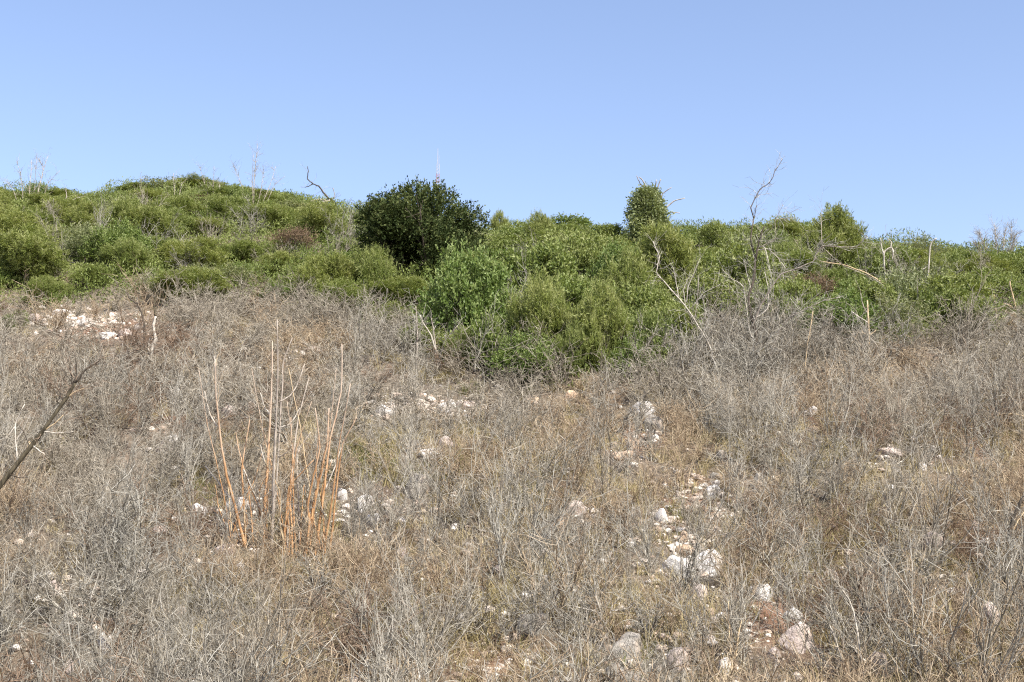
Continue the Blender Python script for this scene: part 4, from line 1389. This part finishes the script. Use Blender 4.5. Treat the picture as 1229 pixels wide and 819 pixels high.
# ------------------------------------------------------------------ dry grass
GREENP = [(240, 592, 26, 24), (430, 560, 40, 22), (600, 470, 60, 14), (760, 800, 30, 30), (520, 570, 50, 20), (825, 620, 16, 20), (650, 590, 40, 20), (100, 365, 60, 12), (930, 735, 30, 20)]
GOLDP = [(745, 715, 60, 45), (900, 640, 40, 60), (1060, 660, 60, 40), (920, 720, 60, 50), (600, 770, 60, 40), (690, 580, 60, 35), (1160, 790, 60, 40), (540, 440, 60, 20), (470, 570, 60, 30)]
n = 17000
x = rng.uniform(-19, 19, n * 3); y = 12 + 30 * rng.random(n * 3) ** 1.5
z = hgt(x, y)
px_, py_ = pix(x, y, z)
cl = np.sin(x * 1.7 + y * .8) * np.sin(x * .6 - y * 1.3 + 1) + .5 * np.sin(x * 4.3 - y * 3.1)
dens = .10 + .34 * (cl > .05) - .2 * np.exp(-((px_ - 60) / 190) ** 2) + .26 * ((px_ > 360) & (py_ > 500))
tb = .62 + .12 * np.sin(x * .9 + 2 * np.sin(y * .7)) + rng.normal(0, .09, len(x))
for (a, b, ra, rb) in GREENP:
    e = np.exp(-((px_ - a) / ra) ** 2 - ((py_ - b) / rb) ** 2)
    tb = tb - .55 * e; dens = dens + .5 * e
for (a, b, ra, rb) in GOLDP:
    e = np.exp(-((px_ - a) / ra) ** 2 - ((py_ - b) / rb) ** 2)
    tb = tb * (1 - .6 * e) + .47 * .6 * e; dens = dens + .5 * e
for (a, b, ra, rb, k_) in CLEAR[:8]:
    e = np.exp(-((px_ - a) / ra) ** 2 - ((py_ - b) / rb) ** 2)
    dens = dens * (1 - .8 * e)
for (a, b, w_, h_, dd_) in ROCKPX:
    dens = dens * (1 - .9 * np.exp(-((px_ - a) / (w_ * .7)) ** 2 - ((py_ - b - h_ * .9) / 15) ** 2))
g = ~green_zone(x, y) & (px_ > -330) & (px_ < 1560) & (rng.random(len(x)) < dens)
x, y, z, tb = x[g][:n], y[g][:n], z[g][:n], tb[g][:n]
print('COUNT tufts', len(x))
per = 22
ix = np.repeat(np.arange(len(x)), per)
m_ = len(ix)
hh = np.clip(rng.normal(.24, .09, len(x)), .07, .55)[ix] * (.5 + .8 * rng.random(m_))
P = np.stack([x[ix] + rng.normal(0, .05, m_), y[ix] + rng.normal(0, .05, m_), z[ix] - .02], 1)
lean = rng.normal(0, .38, (m_, 2))
d0 = unit(np.stack([lean[:, 0], lean[:, 1], np.ones(m_)], 1))
d1 = unit(d0 + np.stack([lean[:, 0], lean[:, 1], -.25 * np.ones(m_)], 1) * 1.0)
th = rng.random(m_) * 6.28
Sd = np.stack([np.cos(th), np.sin(th), 0 * th], 1) * (.0028 + .0028 * rng.random(m_))[:, None]
V = np.empty((m_, 5, 3))
V[:, 0] = P - Sd; V[:, 1] = P + Sd
q = P + d0 * (hh * .55)[:, None]
V[:, 2] = q + Sd * .8; V[:, 3] = q - Sd * .8
V[:, 4] = q + d1 * (hh * .5)[:, None]
b0 = np.arange(m_)[:, None] * 5
tt = np.clip(tb[ix] + rng.normal(0, .12, m_), 0, 1)
tag(link('dry_grass', mesh_np('dry_grass', V.reshape(-1, 3), [b0 + np.array([[0, 1, 2, 3]]), b0 + np.array([[3, 2, 4]])], GRASS, np.repeat(tt, 5))), kind='stuff', label='dry straw-coloured grass with a few green tufts')

# ------------------------------------------------------------------ twigs fallen on the soil
n = 60000
x = rng.uniform(-19, 19, n * 2); y = 12 + 30 * rng.random(n * 2) ** 1.4
g = ~green_zone(x, y)
x, y = x[g][:n], y[g][:n]
n = len(x)
th = rng.random(n) * 6.28
L = .05 + .3 * rng.random(n) ** 2
x2, y2 = x + np.cos(th) * L, y + np.sin(th) * L
S = np.stack([x, y, hgt(x, y) + .01 + .06 * rng.random(n), x2, y2, hgt(x2, y2) + .01 + .08 * rng.random(n), .0025 + .0035 * rng.random(n), .002 + 0 * x, rng.random(n)], 1)
tag(link('fallen_twigs', tubes_mesh('fallen_twigs', S, GREY)), kind='stuff', label='litter of fallen grey twigs on the soil')

# ------------------------------------------------------------------ light
SUN_EL, SUN_AZ = R(47), R(180 - 40)          # azimuth from +Y, clockwise: behind the camera and to its side
w = bpy.data.worlds.new('World')
scene.world = w
w.use_nodes = True
nt = w.node_tree
sky = node(nt, 'ShaderNodeTexSky', sky_type='NISHITA')
sky.sun_disc = False
sky.sun_elevation = SUN_EL
sky.sun_rotation = SUN_AZ
sky.air_density = 1.0
sky.dust_density = 1.4
sky.ozone_density = 2.0
bg = nt.nodes['Background']
nt.links.new(mixc(nt, 1.0, sky.outputs[0], (1.12, 1.02, 1.03), 'MULTIPLY'), bg.inputs[0])
bg.inputs[1].default_value = 0.13
sun = bpy.data.objects.new('sun', bpy.data.lights.new('sun', 'SUN'))
sun.data.energy = 4.8
sun.data.angle = R(.5)
sun.data.color = (1.0, .97, .90)
to = Vector((math.sin(SUN_AZ) * math.cos(SUN_EL), math.cos(SUN_AZ) * math.cos(SUN_EL), math.sin(SUN_EL)))
sun.rotation_euler = to.to_track_quat('Z', 'Y').to_euler()
sun.location = to * 60
col.objects.link(sun)

scene.view_settings.view_transform = 'Standard'
scene.view_settings.look = 'None'
scene.view_settings.gamma = 1
scene.view_settings.exposure = 0.9
scene.view_settings.use_curve_mapping = False
scene.cycles.use_denoising = False
scene.cycles.filter_width = 1.2
scene.cycles.max_bounces = 6
scene.cycles.transparent_max_bounces = 4
